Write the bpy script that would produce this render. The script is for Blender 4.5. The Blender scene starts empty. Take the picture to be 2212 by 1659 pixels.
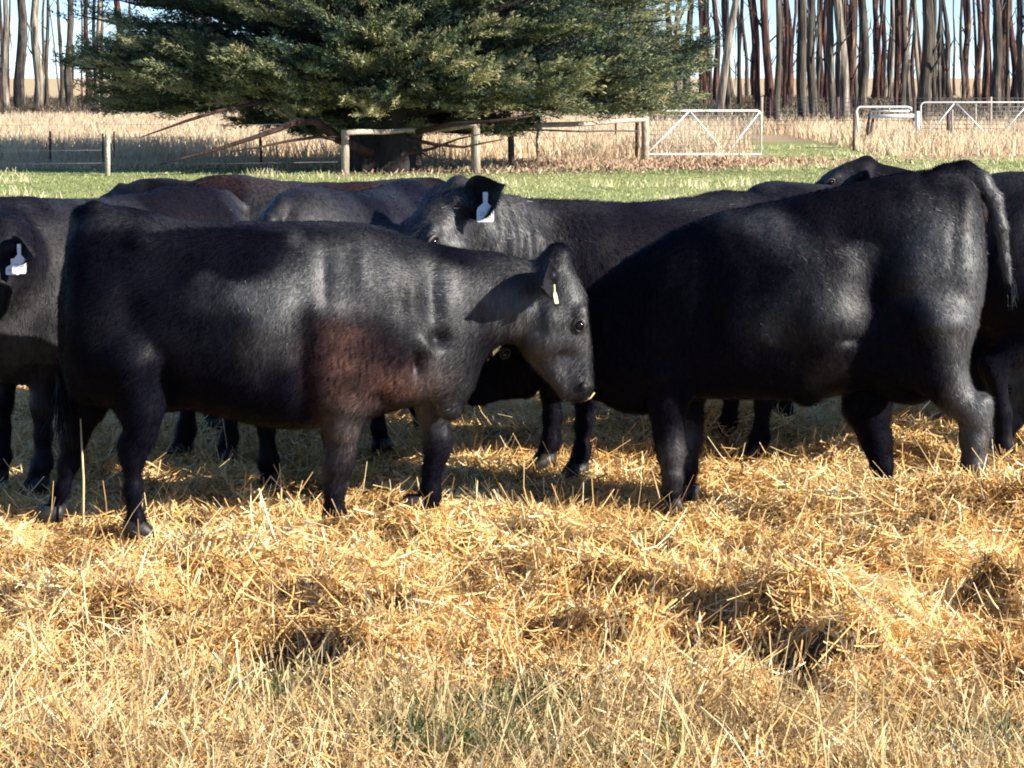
import bpy, math, random
import numpy as np
from math import radians, sin, cos, pi
from mathutils import Vector, Matrix

random.seed(7)
RNG = np.random.default_rng(11)
S = bpy.context.scene
COL = S.collection

# ------------------------------------------------------------------ camera
CAM_H = 1.9
FPX = 5040.0                     # focal length in pixels of a 2212 px wide picture
PITCH = math.atan(662 / FPX)
cam = bpy.data.cameras.new('camera')
camo = bpy.data.objects.new('camera', cam)
COL.objects.link(camo)
cam.sensor_width = 36
cam.lens = FPX / 2212 * 36
cam.clip_start = 0.1
cam.clip_end = 9000
camo.location = (0, 0, CAM_H)
camo.rotation_euler = (pi / 2 - PITCH, 0, 0)
S.camera = camo

# ------------------------------------------------------------------ light
SUN_EL = radians(23)
SUN_DIR = np.array([0.90, -0.42])            # ground direction towards the sun
SUN_DIR = SUN_DIR / np.linalg.norm(SUN_DIR)
W = bpy.data.worlds.new('World')
S.world = W
W.use_nodes = True
nt = W.node_tree
bg = nt.nodes['Background']
sky = nt.nodes.new('ShaderNodeTexSky')
sky.sky_type = 'NISHITA'
sky.sun_disc = False
sky.sun_elevation = SUN_EL
sky.sun_rotation = math.atan2(SUN_DIR[0], SUN_DIR[1])
sky.altitude = 100
sky.air_density = 0.55
sky.dust_density = 0.0
sky.ozone_density = 4.0
nt.links.new(sky.outputs[0], bg.inputs[0])
bg.inputs[1].default_value = 0.10
sun = bpy.data.lights.new('sun', 'SUN')
sun.energy = 5.0
sun.angle = radians(0.6)
sun.color = (1.0, 0.93, 0.82)
suno = bpy.data.objects.new('sun', sun)
COL.objects.link(suno)
sv = Vector((SUN_DIR[0] * cos(SUN_EL), SUN_DIR[1] * cos(SUN_EL), sin(SUN_EL)))
suno.rotation_euler = sv.to_track_quat('Z', 'Y').to_euler()
suno.location = (20, -20, 30)
S.view_settings.view_transform = 'Standard'
S.view_settings.look = 'None'
S.view_settings.gamma = 1
S.view_settings.exposure = 1.12
S.render.engine = 'CYCLES'
S.cycles.max_bounces = 6
S.cycles.pixel_filter_type = 'BLACKMAN_HARRIS'
S.cycles.filter_width = 1.9
S.cycles.transparent_max_bounces = 6

# ------------------------------------------------------------------ helpers
def ray(px, py):
    a = (px - 1106) / FPX
    b = (829.5 - py) / FPX
    f = np.array([0, cos(PITCH), -sin(PITCH)])
    u = np.array([0, sin(PITCH), cos(PITCH)])
    return np.array([1, 0, 0]) * a + u * b + f

def at(px, py, Y):                 # world point at depth Y seen at photo pixel
    r = ray(px, py)
    return np.array([0, 0, CAM_H]) + r * (Y / r[1])

def gnd(px, py):                   # world point on the flat ground at a photo pixel
    r = ray(px, py)
    return np.array([0, 0, CAM_H]) + r * (CAM_H / -r[2])

def tag(o, label=None, cat=None, group=None, kind=None):
    if label: o['label'] = label
    if cat: o['category'] = cat
    if group: o['group'] = group
    if kind: o['kind'] = kind
    return o

def empty(name, loc, rz=0):
    o = bpy.data.objects.new(name, None)
    o.empty_display_size = 0.2
    COL.objects.link(o)
    o.location = loc
    o.rotation_euler = (0, 0, rz)
    return o

def link(name, me, mat, parent=None, smooth=True):
    o = bpy.data.objects.new(name, me)
    COL.objects.link(o)
    if mat: me.materials.append(mat)
    if parent: o.parent = parent
    if smooth and len(me.polygons):
        me.polygons.foreach_set('use_smooth', np.ones(len(me.polygons), bool))
    return o

def mesh_np(name, V, F, attrs=None):
    """V (n,3), F (m,3|4) numpy -> mesh, fast"""
    me = bpy.data.meshes.new(name)
    V = np.ascontiguousarray(V, dtype=np.float32)
    F = np.ascontiguousarray(F, dtype=np.int32)
    k = F.shape[1]
    me.vertices.add(len(V))
    me.vertices.foreach_set('co', V.ravel())
    me.loops.add(F.size)
    me.loops.foreach_set('vertex_index', F.ravel())
    me.polygons.add(len(F))
    me.polygons.foreach_set('loop_start', np.arange(0, F.size, k, dtype=np.int32))
    me.polygons.foreach_set('loop_total', np.full(len(F), k, dtype=np.int32))
    me.update(calc_edges=True)
    for n, a in (attrs or {}).items():
        a = np.asarray(a, dtype=np.float32)
        if a.ndim == 1:
            at_ = me.attributes.new(n, 'FLOAT', 'POINT')
            at_.data.foreach_set('value', a)
        else:
            at_ = me.attributes.new(n, 'FLOAT_COLOR', 'POINT')
            c = np.ones((len(a), 4), np.float32)
            c[:, :3] = a
            at_.data.foreach_set('color', c.ravel())
    return me

def unit(v):
    v = np.asarray(v, float)
    return v / (np.linalg.norm(v, axis=-1, keepdims=True) + 1e-12)

def hash2(ix, iy, seed=0):
    n = (ix.astype(np.int64) * 374761393 + iy.astype(np.int64) * 668265263 + seed * 974634777) & 0x7fffffff
    n = ((n ^ (n >> 13)) * 1274126177) & 0x7fffffff
    return ((n ^ (n >> 16)) & 0xffff) / 65535.0

def vnoise(x, y, seed=0):
    x = np.asarray(x, float); y = np.asarray(y, float)
    ix = np.floor(x); iy = np.floor(y)
    fx = x - ix; fy = y - iy
    fx = fx * fx * (3 - 2 * fx); fy = fy * fy * (3 - 2 * fy)
    a = hash2(ix, iy, seed); b = hash2(ix + 1, iy, seed)
    c = hash2(ix, iy + 1, seed); d = hash2(ix + 1, iy + 1, seed)
    return (a + (b - a) * fx) * (1 - fy) + (c + (d - c) * fx) * fy

def fbm(x, y, o=4, seed=0):
    s = 0; a = 0.5; t = 0
    for i in range(o):
        s = s + a * vnoise(x * 2 ** i + 17.3 * i, y * 2 ** i - 9.1 * i, seed + i)
        t += a; a *= 0.5
    return s / t

def noise3(P, f, seed=0):
    r = np.random.default_rng(seed)
    s = 0
    for i in range(7):
        k = unit(r.normal(size=3)) * f * r.uniform(0.6, 1.7)
        s = s + np.sin(P @ k + r.uniform(0, 6.28))
    return s / 3.0

# ------------------------------------------------------------------ materials
def nodes(name):
    m = bpy.data.materials.new(name)
    m.use_nodes = True
    t = m.node_tree
    b = t.nodes['Principled BSDF']
    return m, t, b

def N(t, kind, **kw):
    n = t.nodes.new(kind)
    for k, v in kw.items():
        setattr(n, k, v)
    return n

def ramp(t, fac, stops):
    r = N(t, 'ShaderNodeValToRGB')
    e = r.color_ramp.elements
    while len(e) < len(stops): e.new(0.5)
    for i, (p, c) in enumerate(stops):
        e[i].position = p; e[i].color = (*c, 1)
    t.links.new(fac, r.inputs[0])
    return r.outputs[0]

def noise(t, scale, detail=4, vec=None, rough=0.55):
    n = N(t, 'ShaderNodeTexNoise')
    n.inputs['Scale'].default_value = scale
    n.inputs['Detail'].default_value = detail
    n.inputs['Roughness'].default_value = rough
    if vec is not None: t.links.new(vec, n.inputs['Vector'])
    return n.outputs['Fac']

def mapping(t, scale, kind='Object'):
    tc = N(t, 'ShaderNodeTexCoord')
    mp = N(t, 'ShaderNodeMapping')
    mp.inputs['Scale'].default_value = scale
    t.links.new(tc.outputs[kind], mp.inputs['Vector'])
    return mp.outputs[0]

def bump(t, b, h, strength, dist):
    n = N(t, 'ShaderNodeBump')
    n.inputs['Strength'].default_value = strength
    n.inputs['Distance'].default_value = dist
    t.links.new(h, n.inputs['Height'])
    t.links.new(n.outputs[0], b.inputs['Normal'])

def mixc(t, fac, a, b, mode='MIX'):
    m = N(t, 'ShaderNodeMix', data_type='RGBA', blend_type=mode)
    for s, v in (('Factor', fac), ('A', a), ('B', b)):
        ip = [i for i in m.inputs if i.name == s and (i.type == ('VALUE' if s == 'Factor' else 'RGBA'))][0]
        if isinstance(v, (int, float)): ip.default_value = v
        elif isinstance(v, tuple): ip.default_value = (*v, 1)
        else: t.links.new(v, ip)
    return [o for o in m.outputs if o.type == 'RGBA'][0]

def attr(t, name, out='Fac'):
    a = N(t, 'ShaderNodeAttribute')
    a.attribute_name = name
    return a.outputs[out]

def simple(name, col, rough=0.6, metal=0.0, var=0.25, scale=8):
    m, t, b = nodes(name)
    n = noise(t, scale, 5, mapping(t, (1, 1, 1)))
    lo = tuple(c * (1 - var) for c in col); hi = tuple(min(1, c * (1 + var)) for c in col)
    t.links.new(ramp(t, n, [(0.3, lo), (0.7, hi)]), b.inputs['Base Color'])
    b.inputs['Roughness'].default_value = rough
    b.inputs['Metallic'].default_value = metal
    return m

def rnd_mat(name, stops, rough=0.6, spec=0.4, trans=0.0):
    """colour picked per blade by the 'rnd' attribute"""
    m, t, b = nodes(name)
    c = ramp(t, attr(t, 'rnd'), stops)
    t.links.new(c, b.inputs['Base Color'])
    b.inputs['Roughness'].default_value = rough
    b.inputs['Specular IOR Level'].default_value = spec
    if trans:
        tr = N(t, 'ShaderNodeBsdfTranslucent')
        t.links.new(c, tr.inputs[0])
        mx = N(t, 'ShaderNodeMixShader')
        mx.inputs[0].default_value = trans
        t.links.new(b.outputs[0], mx.inputs[1]); t.links.new(tr.outputs[0], mx.inputs[2])
        t.links.new(mx.outputs[0], t.nodes['Material Output'].inputs[0])
    return m

def coat_mat(name, fur=False):
    """black hair; 'dust' = sunlit grey and gloss painted in, shade left black, 'tint' = sun-bleached brown"""
    m, t, b = nodes(name)
    v = mapping(t, (1, 1, 1))
    n1 = noise(t, 5, 5, v)
    n2 = noise(t, 60, 3, mapping(t, (1, 1, 0.3)))
    black = ramp(t, n1, [(0.3, (0.0014, 0.0027, 0.0072)), (0.7, (0.0032, 0.0042, 0.0088))])
    lit_coat = ramp(t, n2, [(0.3, (0.013, 0.0138, 0.0165)), (0.7, (0.060, 0.060, 0.063))])
    brown = ramp(t, n2, [(0.3, (0.035, 0.018, 0.015)), (0.7, (0.22, 0.115, 0.085))])
    du = attr(t, 'dust')  # 'dust' holds the painted sunlit grey of the coat
    c = mixc(t, attr(t, 'tint'), mixc(t, du, black, lit_coat), brown)
    t.links.new(c, b.inputs['Base Color'])
    def rng(a, z, src, lo=0.0, hi=1.0):
        r = N(t, 'ShaderNodeMapRange')
        r.inputs['From Min'].default_value = lo; r.inputs['From Max'].default_value = hi
        r.inputs['To Min'].default_value = a; r.inputs['To Max'].default_value = z
        t.links.new(src, r.inputs[0]); return r.outputs[0]
    t.links.new(rng(0.45, 0.54, du), b.inputs['Roughness'])
    t.links.new(rng(0.02, 1.0 if fur else 0.6, du), b.inputs['Specular IOR Level'])  # highlight strength follows the painted sunlit areas
    if not fur:
        h = noise(t, 120, 3, mapping(t, (1, 1, 0.25)))
        bump(t, b, h, 0.35, 0.004)
    return m
M_COAT = coat_mat('black_coat')
M_FUR = coat_mat('black_fur', True)
M_EYE = simple('eye_dark', (0.008, 0.005, 0.005), 0.12)
M_NOSE = simple('wet_nose', (0.03, 0.028, 0.03), 0.22)
M_HOOF = simple('hoof_horn', (0.018, 0.016, 0.015), 0.55)
M_TAG = simple('white_plastic', (0.78, 0.8, 0.8), 0.4, var=0.04)
M_TAGY = simple('pale_yellow_plastic', (0.75, 0.72, 0.42), 0.4, var=0.06)
M_INK = simple('tag_ink', (0.35, 0.38, 0.42), 0.6)
M_PINK = simple('bare_skin', (0.42, 0.30, 0.25), 0.5)
STRAW_STOPS = [(0.0, (0.14, 0.075, 0.035)), (0.18, (0.42, 0.24, 0.09)), (0.42, (0.76, 0.46, 0.155)),
               (0.72, (0.92, 0.67, 0.28)), (1.0, (0.96, 0.85, 0.56))]
M_STRAW = rnd_mat('straw', STRAW_STOPS, 0.5, 0.4, 0.15)
M_DRY = rnd_mat('dry_grass', [(0, (0.25, 0.17, 0.08)), (0.35, (0.52, 0.37, 0.17)), (0.7, (0.74, 0.55, 0.28)),
                              (1, (0.88, 0.74, 0.46))], 0.55, 0.3, 0.2)
M_PALE = rnd_mat('pale_dry_grass', [(0, (0.42, 0.30, 0.18)), (0.4, (0.68, 0.51, 0.32)), (1, (0.86, 0.74, 0.52))], 0.6, 0.3, 0.2)
M_GREEN = rnd_mat('green_blades', [(0, (0.03, 0.065, 0.025)), (0.5, (0.07, 0.125, 0.045)), (1, (0.20, 0.26, 0.09))], 0.5, 0.4, 0.25)
M_PADDOCK = rnd_mat('paddock_blades', [(0, (0.24, 0.31, 0.11)), (0.45, (0.38, 0.45, 0.17)), (0.75, (0.58, 0.57, 0.27)),
                                       (1, (0.84, 0.76, 0.48))], 0.6, 0.3, 0.25)
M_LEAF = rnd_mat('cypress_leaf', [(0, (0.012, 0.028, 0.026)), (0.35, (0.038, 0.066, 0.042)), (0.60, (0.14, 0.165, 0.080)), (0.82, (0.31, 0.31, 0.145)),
                                  (1, (0.42, 0.38, 0.20))], 0.6, 0.3, 0.08)  # dark stops stand for crown shade, pale stops for sunlit tips
M_GUMLEAF = rnd_mat('gum_leaf', [(0, (0.05, 0.075, 0.035)), (1, (0.13, 0.16, 0.08))], 0.5, 0.4, 0.1)
M_SCRUB = rnd_mat('scrub_twigs', [(0, (0.04, 0.03, 0.02)), (0.6, (0.12, 0.09, 0.06)), (1, (0.28, 0.22, 0.15))], 0.8, 0.2)

def ground_mat():
    m, t, b = nodes('ground_cover')
    v = mapping(t, (1, 1, 1))
    c = attr(t, 'soil', 'Color')
    n = noise(t, 14, 8, v, 0.7)
    k = ramp(t, n, [(0.3, (0.55, 0.52, 0.5)), (0.7, (1.25, 1.25, 1.2))])
    t.links.new(mixc(t, 1.0, c, k, 'MULTIPLY'), b.inputs['Base Color'])
    b.inputs['Roughness'].default_value = 0.95
    b.inputs['Specular IOR Level'].default_value = 0.15
    bump(t, b, noise(t, 40, 6, v, 0.7), 0.7, 0.02)
    return m
M_GROUND = ground_mat()

def bark_mat(name, stops, seed=0.0, zs=0.07, sc=9):
    m, t, b = nodes(name)
    tc = N(t, 'ShaderNodeTexCoord'); oi = N(t, 'ShaderNodeObjectInfo')
    add = N(t, 'ShaderNodeVectorMath', operation='ADD')
    mul = N(t, 'ShaderNodeVectorMath', operation='MULTIPLY')
    t.links.new(tc.outputs['Object'], mul.inputs[0]); mul.inputs[1].default_value = (1, 1, zs)
    cmb = N(t, 'ShaderNodeCombineXYZ')
    mm = N(t, 'ShaderNodeMath', operation='MULTIPLY'); mm.inputs[1].default_value = 37.0
    t.links.new(oi.outputs['Random'], mm.inputs[0])
    t.links.new(mm.outputs[0], cmb.inputs[0]); t.links.new(mm.outputs[0], cmb.inputs[2])
    t.links.new(mul.outputs[0], add.inputs[0]); t.links.new(cmb.outputs[0], add.inputs[1])
    n = noise(t, sc, 6, add.outputs[0], 0.65)
    c = ramp(t, n, stops)
    t.links.new(c, b.inputs['Base Color'])
    b.inputs['Roughness'].default_value = 0.85
    b.inputs['Specular IOR Level'].default_value = 0.2
    bump(t, b, noise(t, sc * 4, 4, add.outputs[0]), 0.8, 0.03)
    return m
M_GUM = [bark_mat('gum_bark_grey', [(0.38, (0.022, 0.018, 0.018)), (0.50, (0.075, 0.06, 0.048)), (0.62, (0.14, 0.12, 0.09)), (0.72, (0.45, 0.38, 0.27))]),
         bark_mat('gum_bark_red', [(0.38, (0.022, 0.012, 0.014)), (0.52, (0.065, 0.03, 0.028)), (0.62, (0.20, 0.10, 0.055)), (0.72, (0.55, 0.34, 0.18))]),
         bark_mat('gum_bark_pale', [(0.36, (0.05, 0.042, 0.036)), (0.48, (0.17, 0.145, 0.115)), (0.60, (0.40, 0.34, 0.26)), (0.72, (0.68, 0.58, 0.45))])]
M_CYBARK = bark_mat('cypress_bark', [(0.3, (0.012, 0.011, 0.012)), (0.6, (0.04, 0.034, 0.032)), (0.8, (0.09, 0.075, 0.065))])
M_DEAD = bark_mat('dead_branch', [(0.3, (0.03, 0.017, 0.017)), (0.7, (0.09, 0.055, 0.045))])
M_POSTW = bark_mat('weathered_post', [(0.3, (0.20, 0.17, 0.13)), (0.55, (0.42, 0.36, 0.27)), (0.75, (0.62, 0.55, 0.42))], zs=0.2, sc=12)
M_POSTD = bark_mat('dark_post', [(0.3, (0.06, 0.04, 0.04)), (0.7, (0.17, 0.12, 0.10))], zs=0.2, sc=12)
M_RAIL = bark_mat('pale_rail', [(0.3, (0.26, 0.22, 0.17)), (0.7, (0.56, 0.49, 0.38))], zs=1, sc=4)
M_STEEL = simple('galvanised_steel', (0.72, 0.73, 0.70), 0.5, 0.2, var=0.12)
M_WIRE = simple('fence_wire', (0.25, 0.25, 0.24), 0.5, 0.6)
M_RUST = simple('rusty_picket', (0.10, 0.05, 0.04), 0.8)

# ------------------------------------------------------------------ mesh builder
class MB:
    def __init__(s): s.v = []; s.f = []
    def tube(s, pts, rad, n=8, cap=True):
        pts = [np.asarray(p, float) for p in pts]
        if np.isscalar(rad): rad = [rad] * len(pts)
        base = len(s.v); up = None
        for i, p in enumerate(pts):
            d = pts[min(i + 1, len(pts) - 1)] - pts[max(i - 1, 0)]
            d = d / (np.linalg.norm(d) + 1e-9)
            if up is None:
                up = np.array([0, 0, 1.0]) if abs(d[2]) < 0.9 else np.array([0, 1.0, 0])
            a = np.cross(d, up); a /= np.linalg.norm(a) + 1e-9
            up = np.cross(a, d)
            for k in range(n):
                an = 2 * pi * k / n
                s.v.append(p + (a * cos(an) + up * sin(an)) * rad[i])
        for i in range(len(pts) - 1):
            for k in range(n):
                k2 = (k + 1) % n
                s.f.append((base + i * n + k, base + i * n + k2, base + (i + 1) * n + k2, base + (i + 1) * n + k))
        if cap:
            s.f.append(tuple(base + k for k in range(n))[::-1])
            e = base + (len(pts) - 1) * n
            s.f.append(tuple(e + k for k in range(n)))
        return s
    def box(s, c, size, rot=None):
        b = len(s.v); c = np.asarray(c, float)
        for x in (-.5, .5):
            for y in (-.5, .5):
                for z in (-.5, .5):
                    p = np.array([x * size[0], y * size[1], z * size[2]])
                    if rot is not None: p = np.asarray(rot) @ p
                    s.v.append(c + p)
        for f in ((0, 1, 3, 2), (4, 6, 7, 5), (0, 4, 5, 1), (2, 3, 7, 6), (0, 2, 6, 4), (1, 5, 7, 3)):
            s.f.append(tuple(b + i for i in f))
        return s
    def build(s, name, mat, parent=None, smooth=True, bevel=0):
        me = bpy.data.meshes.new(name)
        me.from_pydata([tuple(map(float, p)) for p in s.v], [], s.f)
        me.update()
        o = link(name, me, mat, parent, smooth)
        if bevel:
            m = o.modifiers.new('bevel', 'BEVEL'); m.width = bevel; m.segments = 2
        return o

def ribbons(P0, D, L, Wd, bend, side, nseg=3, taper=0.5, rnd=None, base_fade=0.0):
    """curved ribbons; returns V,F,attr"""
    n = len(P0)
    ts = np.linspace(0, 1, nseg + 1)
    V = np.empty((n, nseg + 1, 2, 3), np.float32)
    for i, t in enumerate(ts):
        c = P0 + D * (L * t)[:, None] + bend * (L * t * t)[:, None]
        w = (Wd * (1 - taper * t ** 1.5) * 0.5)[:, None]
        V[:, i, 0] = c - side * w
        V[:, i, 1] = c + side * w
    V = V.reshape(-1, 3)
    k = (nseg + 1) * 2
    base = (np.arange(n) * k)[:, None, None]
    seg = (np.arange(nseg) * 2)[None, :, None]
    F = (base + seg + np.array([0, 1, 3, 2])[None, None, :]).reshape(-1, 4)
    A = np.repeat(rnd, k)
    return V, F, A

def join(parts):
    Vs, Fs, As = [], [], []
    o = 0
    for V, F, A in parts:
        Vs.append(V); Fs.append(F + o); As.append(A); o += len(V)
    return np.concatenate(Vs), np.concatenate(Fs), np.concatenate(As)

# ------------------------------------------------------------------ terrain
def pile(px, py, h, rx, ry, dx=0.0):
    g = gnd(px, py)
    return (g[0] + dx, g[1], h, rx, ry)
PILES = [
    (-2.3, 9.0, .06, .6, .3), (-0.95, 9.35, .10, .28, .22), (-0.35, 9.3, .07, .4, .25), (0.15, 9.45, .07, .5, .25),
    (0.9, 9.75, .05, .35, .2), (1.45, 9.7, .13, .4, .28), (2.0, 9.55, .20, .45, .32), (2.7, 9.5, .20, .6, .4),
    (1.9, 11.5, .17, .35, .3), (2.6, 10.7, .12, .5, .5), (1.15, 12.1, .22, .4, .3),
    (-0.55, 8.0, .13, .33, .26), (-1.6, 8.3, .10, .45, .3), (-0.1, 7.75, .09, .35, .22),
    (0.6, 8.3, .10, .4, .3), (1.55, 8.7, .13, .35, .25), (2.35, 8.3, .16, .35, .25), (1.15, 7.9, .12, .35, .22),
    (0.2, 8.9, .07, .5, .25), (2.1, 7.7, .09, .4, .25), (0.35, 7.2, .07, .35, .2),
]
# mounds of straw with a steep left face that throws a shadow over a hollow: crest x, y, height, half depth, run-out to the right
def steep(px, py, h, ry, run):
    g = gnd(px, py); return (g[0], g[1], h, ry, run)
STEEPS = [steep(715, 1440, .21, .20, .32), steep(1990, 1225, .21, .15, .30), steep(2110, 1335, .19, .15, .35), steep(1790, 1445, .19, .18, .3),
          steep(1640, 1370, .15, .15, .25), steep(880, 1205, .11, .13, .3), steep(205, 1265, .10, .14, .35), steep(1150, 1285, .12, .14, .3),
          steep(1450, 1215, .12, .13, .3), steep(480, 1290, .10, .14, .3), steep(1300, 1400, .10, .13, .3)]
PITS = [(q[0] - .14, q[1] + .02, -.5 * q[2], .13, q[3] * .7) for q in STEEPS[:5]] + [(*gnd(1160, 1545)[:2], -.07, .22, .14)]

# straw trodden down round the visible feet
TREADS = [(*gnd(px, py)[:2], -.065, .24, .22) for px, py in ((302, 1190), (725, 1150), (905, 1135), (1446, 1115), (115, 1120))]

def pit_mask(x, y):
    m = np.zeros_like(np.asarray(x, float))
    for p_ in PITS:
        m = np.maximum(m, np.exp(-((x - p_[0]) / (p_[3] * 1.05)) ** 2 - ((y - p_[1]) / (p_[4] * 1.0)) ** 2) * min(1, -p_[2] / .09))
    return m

def straw_amt(x, y):
    """0 bare / grass, 1 thick straw"""
    edge = 7.15 + 0.45 * (fbm(x * 1.1 + 3, y * 0.3, 3, 5) - 0.5) * 2 - 0.25 * np.clip((x - 0.4), 0, 1.5) + 0.15 * np.clip(-x - 1, 0, 1)
    a = 1 / (1 + np.exp(-(y - edge) * 6.0))
    b = 1 / (1 + np.exp((y - 15.5 - 2 * fbm(x * .6, y * .6, 3, 9)) * 2.5))
    return a * b

def H(x, y):
    x = np.asarray(x, float); y = np.asarray(y, float)
    a = straw_amt(x, y)
    h = 0.09 * (fbm(x * 1.6, y * 2.0, 3, 1) - 0.5) * 2 * 0.6 + 0.05 * (fbm(x * 5.0, y * 5.5, 3, 2) - 0.5)
    h = (h - .045) * a
    bl = fbm(x * 2.2 + 5, y * 2.8, 2, 14); b2 = fbm(x * 5.5 + 2, y * 7.0, 2, 15)
    h = h + a * (.085 * (1 - np.abs(bl - .5) * 4) - .03 + .05 * (1 - np.abs(b2 - .5) * 4) - .02) * np.clip((9.9 - y) * 1.5, 0, 1)
    for (cx, cy, hh, ry, run) in STEEPS:
        u = x - cx + .06 * np.sin((y - cy) * 17)
        h = h + hh * np.exp(-((y - cy) / ry) ** 2) / (1 + np.exp(-np.clip(u / .022, -40, 40))) * np.exp(-np.clip(u, 0, None) / run)
    for (cx, cy, hh, rx, ry) in PILES + PITS + TREADS:
        h = h + hh * np.exp(-((x - cx) / rx) ** 2 - ((y - cy) / ry) ** 2) * np.clip(a * 1.3, 0, 1)
    far = np.clip((y - 20) / 60, 0, 1)
    h = h + 0.02 * (fbm(x * .5, y * .5, 2, 4) - .5) + far * 0.10 * (fbm(x * .12, y * .12, 2, 6) - .5)
    return h

def soil_col(x, y):
    n = fbm(x * .35, y * .18, 4, 21)
    n2 = fbm(x * 1.3, y * .5, 3, 23)
    C = np.zeros(x.shape + (3,))
    a = straw_amt(x, y)[..., None]
    near = np.array([0.13, 0.095, 0.045]); straw = np.array([0.30, 0.19, 0.075])
    green = np.array([0.30, 0.34, 0.12]); ygreen = np.array([0.48, 0.45, 0.22])
    dry = np.array([0.55, 0.40, 0.25]); litter = np.array([0.38, 0.23, 0.15]); under = np.array([0.11, 0.08, 0.055])
    gold = np.array([0.72, 0.55, 0.33])
    C[:] = near
    C = C * (1 - a) + straw * a
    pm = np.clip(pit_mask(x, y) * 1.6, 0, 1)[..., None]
    C = C * (1 - pm) + np.array([0.045, 0.032, 0.02]) * pm  # shade of the hollows painted into the soil colour
    def sm(v, lo, hi): return np.clip((v - lo) / (hi - lo), 0, 1)[..., None]
    g = sm(y, 15.5, 18)
    gc = green * (1 - n[..., None]) + ygreen * n[..., None]
    C = C * (1 - g) + gc * g
    fence = 49 + np.clip(x + 3, 0, 9) * 0.75 + 2.0 * (n2 - .5)
    fence = fence + np.where(x > 6.2, 14.0, 0) - np.where(x > 9.5, 15.0, 0)
    d = sm(y, fence, fence + 1.5)
    C = C * (1 - d) + dry * d
    li = np.exp(-((x - 2.7) / 4.2) ** 2) * np.exp(-((y - 50.5 - 0.5 * (x - 1)) / 2.6) ** 2)
    li = np.clip(li * 1.6, 0, 1)[..., None]
    C = C * (1 - li) + litter * li
    shade = np.exp(-((x + 2) / 7.5) ** 4) * np.exp(-((y - 49.5) / 3.4) ** 4)  # cypress shadow painted into the ground colour
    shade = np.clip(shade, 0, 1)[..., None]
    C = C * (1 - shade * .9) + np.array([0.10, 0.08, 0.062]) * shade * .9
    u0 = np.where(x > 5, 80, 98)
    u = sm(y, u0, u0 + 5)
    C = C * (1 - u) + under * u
    g2 = sm(y, 215, 235)
    C = C * (1 - g2) + gold * g2
    return C

def build_ground():
    ys = np.concatenate([np.linspace(-40, 4.5, 12)[:-1], np.arange(4.5, 16.5, 0.045), np.geomspace(16.5, 260, 190), np.geomspace(270, 6000, 40)])
    s = np.linspace(-1, 1, 260)
    s = np.sign(s) * (0.55 * np.abs(s) + 0.45 * np.abs(s) ** 4)
    wdt = np.where(ys < 5, 40, 0) + 5 + 0.75 * np.clip(ys, 0, None)
    wdt = np.where(ys < 5, np.interp(ys, [-40, 4.5], [60, 8.375]), wdt)
    X = s[None, :] * wdt[:, None]
    Y = np.repeat(ys[:, None], len(s), 1)
    Z = H(X, Y)
    V = np.stack([X, Y, Z], -1).reshape(-1, 3)
    ny, nx = X.shape
    i = np.arange(ny - 1)[:, None] * nx + np.arange(nx - 1)[None, :]
    F = np.stack([i, i + 1, i + nx + 1, i + nx], -1).reshape(-1, 4)
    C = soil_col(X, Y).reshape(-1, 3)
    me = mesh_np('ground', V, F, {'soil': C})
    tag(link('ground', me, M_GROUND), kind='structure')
build_ground()

# ------------------------------------------------------------------ straw and grass
def sample_area(n, y0, y1, margin=0.7, power=1.0):
    y = y0 + (y1 - y0) * RNG.random(n) ** power
    half = y * 0.2195 + margin
    x = (RNG.random(n) * 2 - 1) * half
    return x, y

def build_straw():
    n = NSTRAW
    x, y = sample_area(n * 2, 6.2, 16.0, 1.2, 1.45)
    a = straw_amt(x, y)
    keep = RNG.random(len(x)) < (0.22 + 0.78 * a) * (1 - .88 * np.clip(pit_mask(x, y) * 1.5, 0, 1))
    x, y, a = x[keep][:n], y[keep][:n], a[keep][:n]
    n = len(x)
    ang = fbm(x * 2.2, y * 2.2, 2, 31) * 4 * pi + RNG.normal(0, 0.75, n)
    tilt = RNG.normal(0.05, 0.30, n)
    up = RNG.random(n) < 0.012
    tilt[up] = RNG.uniform(0.3, .9, up.sum())
    L = np.clip(RNG.lognormal(-2.75, 0.45, n), .02, .24)
    lg_ = RNG.random(n) < .035
    L[lg_] = RNG.uniform(.12, .28, lg_.sum())
    eps = 0.03
    hx = (H(x + eps, y) - H(x - eps, y)) / (2 * eps); hy = (H(x, y + eps) - H(x, y - eps)) / (2 * eps)
    d = np.stack([np.cos(ang) * np.cos(tilt), np.sin(ang) * np.cos(tilt), np.sin(tilt)], -1)
    d[:, 2] += d[:, 0] * hx + d[:, 1] * hy
    d = unit(d)
    rv = unit(RNG.normal(size=(n, 3)))
    side = unit(np.cross(d, rv))
    bend = unit(np.cross(d, unit(RNG.normal(size=(n, 3))))) * (RNG.random(n) * 0.95)[:, None]
    bend[:, 2] -= 0.08
    z = H(x, y) + RNG.random(n) ** 1.5 * (0.055 * np.clip(a, .3, 1)) - 0.004
    P = np.stack([x, y, z], -1) - d * (L * 0.5)[:, None]
    P[:, 2] = np.maximum(P[:, 2], H(P[:, 0], P[:, 1]) - .01)
    wd = RNG.uniform(.0028, .0080, n)
    wd[lg_] = RNG.uniform(.003, .006, lg_.sum())
    patch = fbm(x * 3, y * 3, 3, 41)
    rnd = np.clip(RNG.normal(.52, .24, n) + (patch - .5) * 1.0, 0, 1)
    V, F, A = ribbons(P, d, L, wd, bend, side, 3, 0.3, rnd)
    o = link('straw', mesh_np('straw', V, F, {'rnd': A}), M_STRAW)
    tag(o, 'thick golden straw spread over the ground around the black cows', 'straw', kind='stuff')

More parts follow.
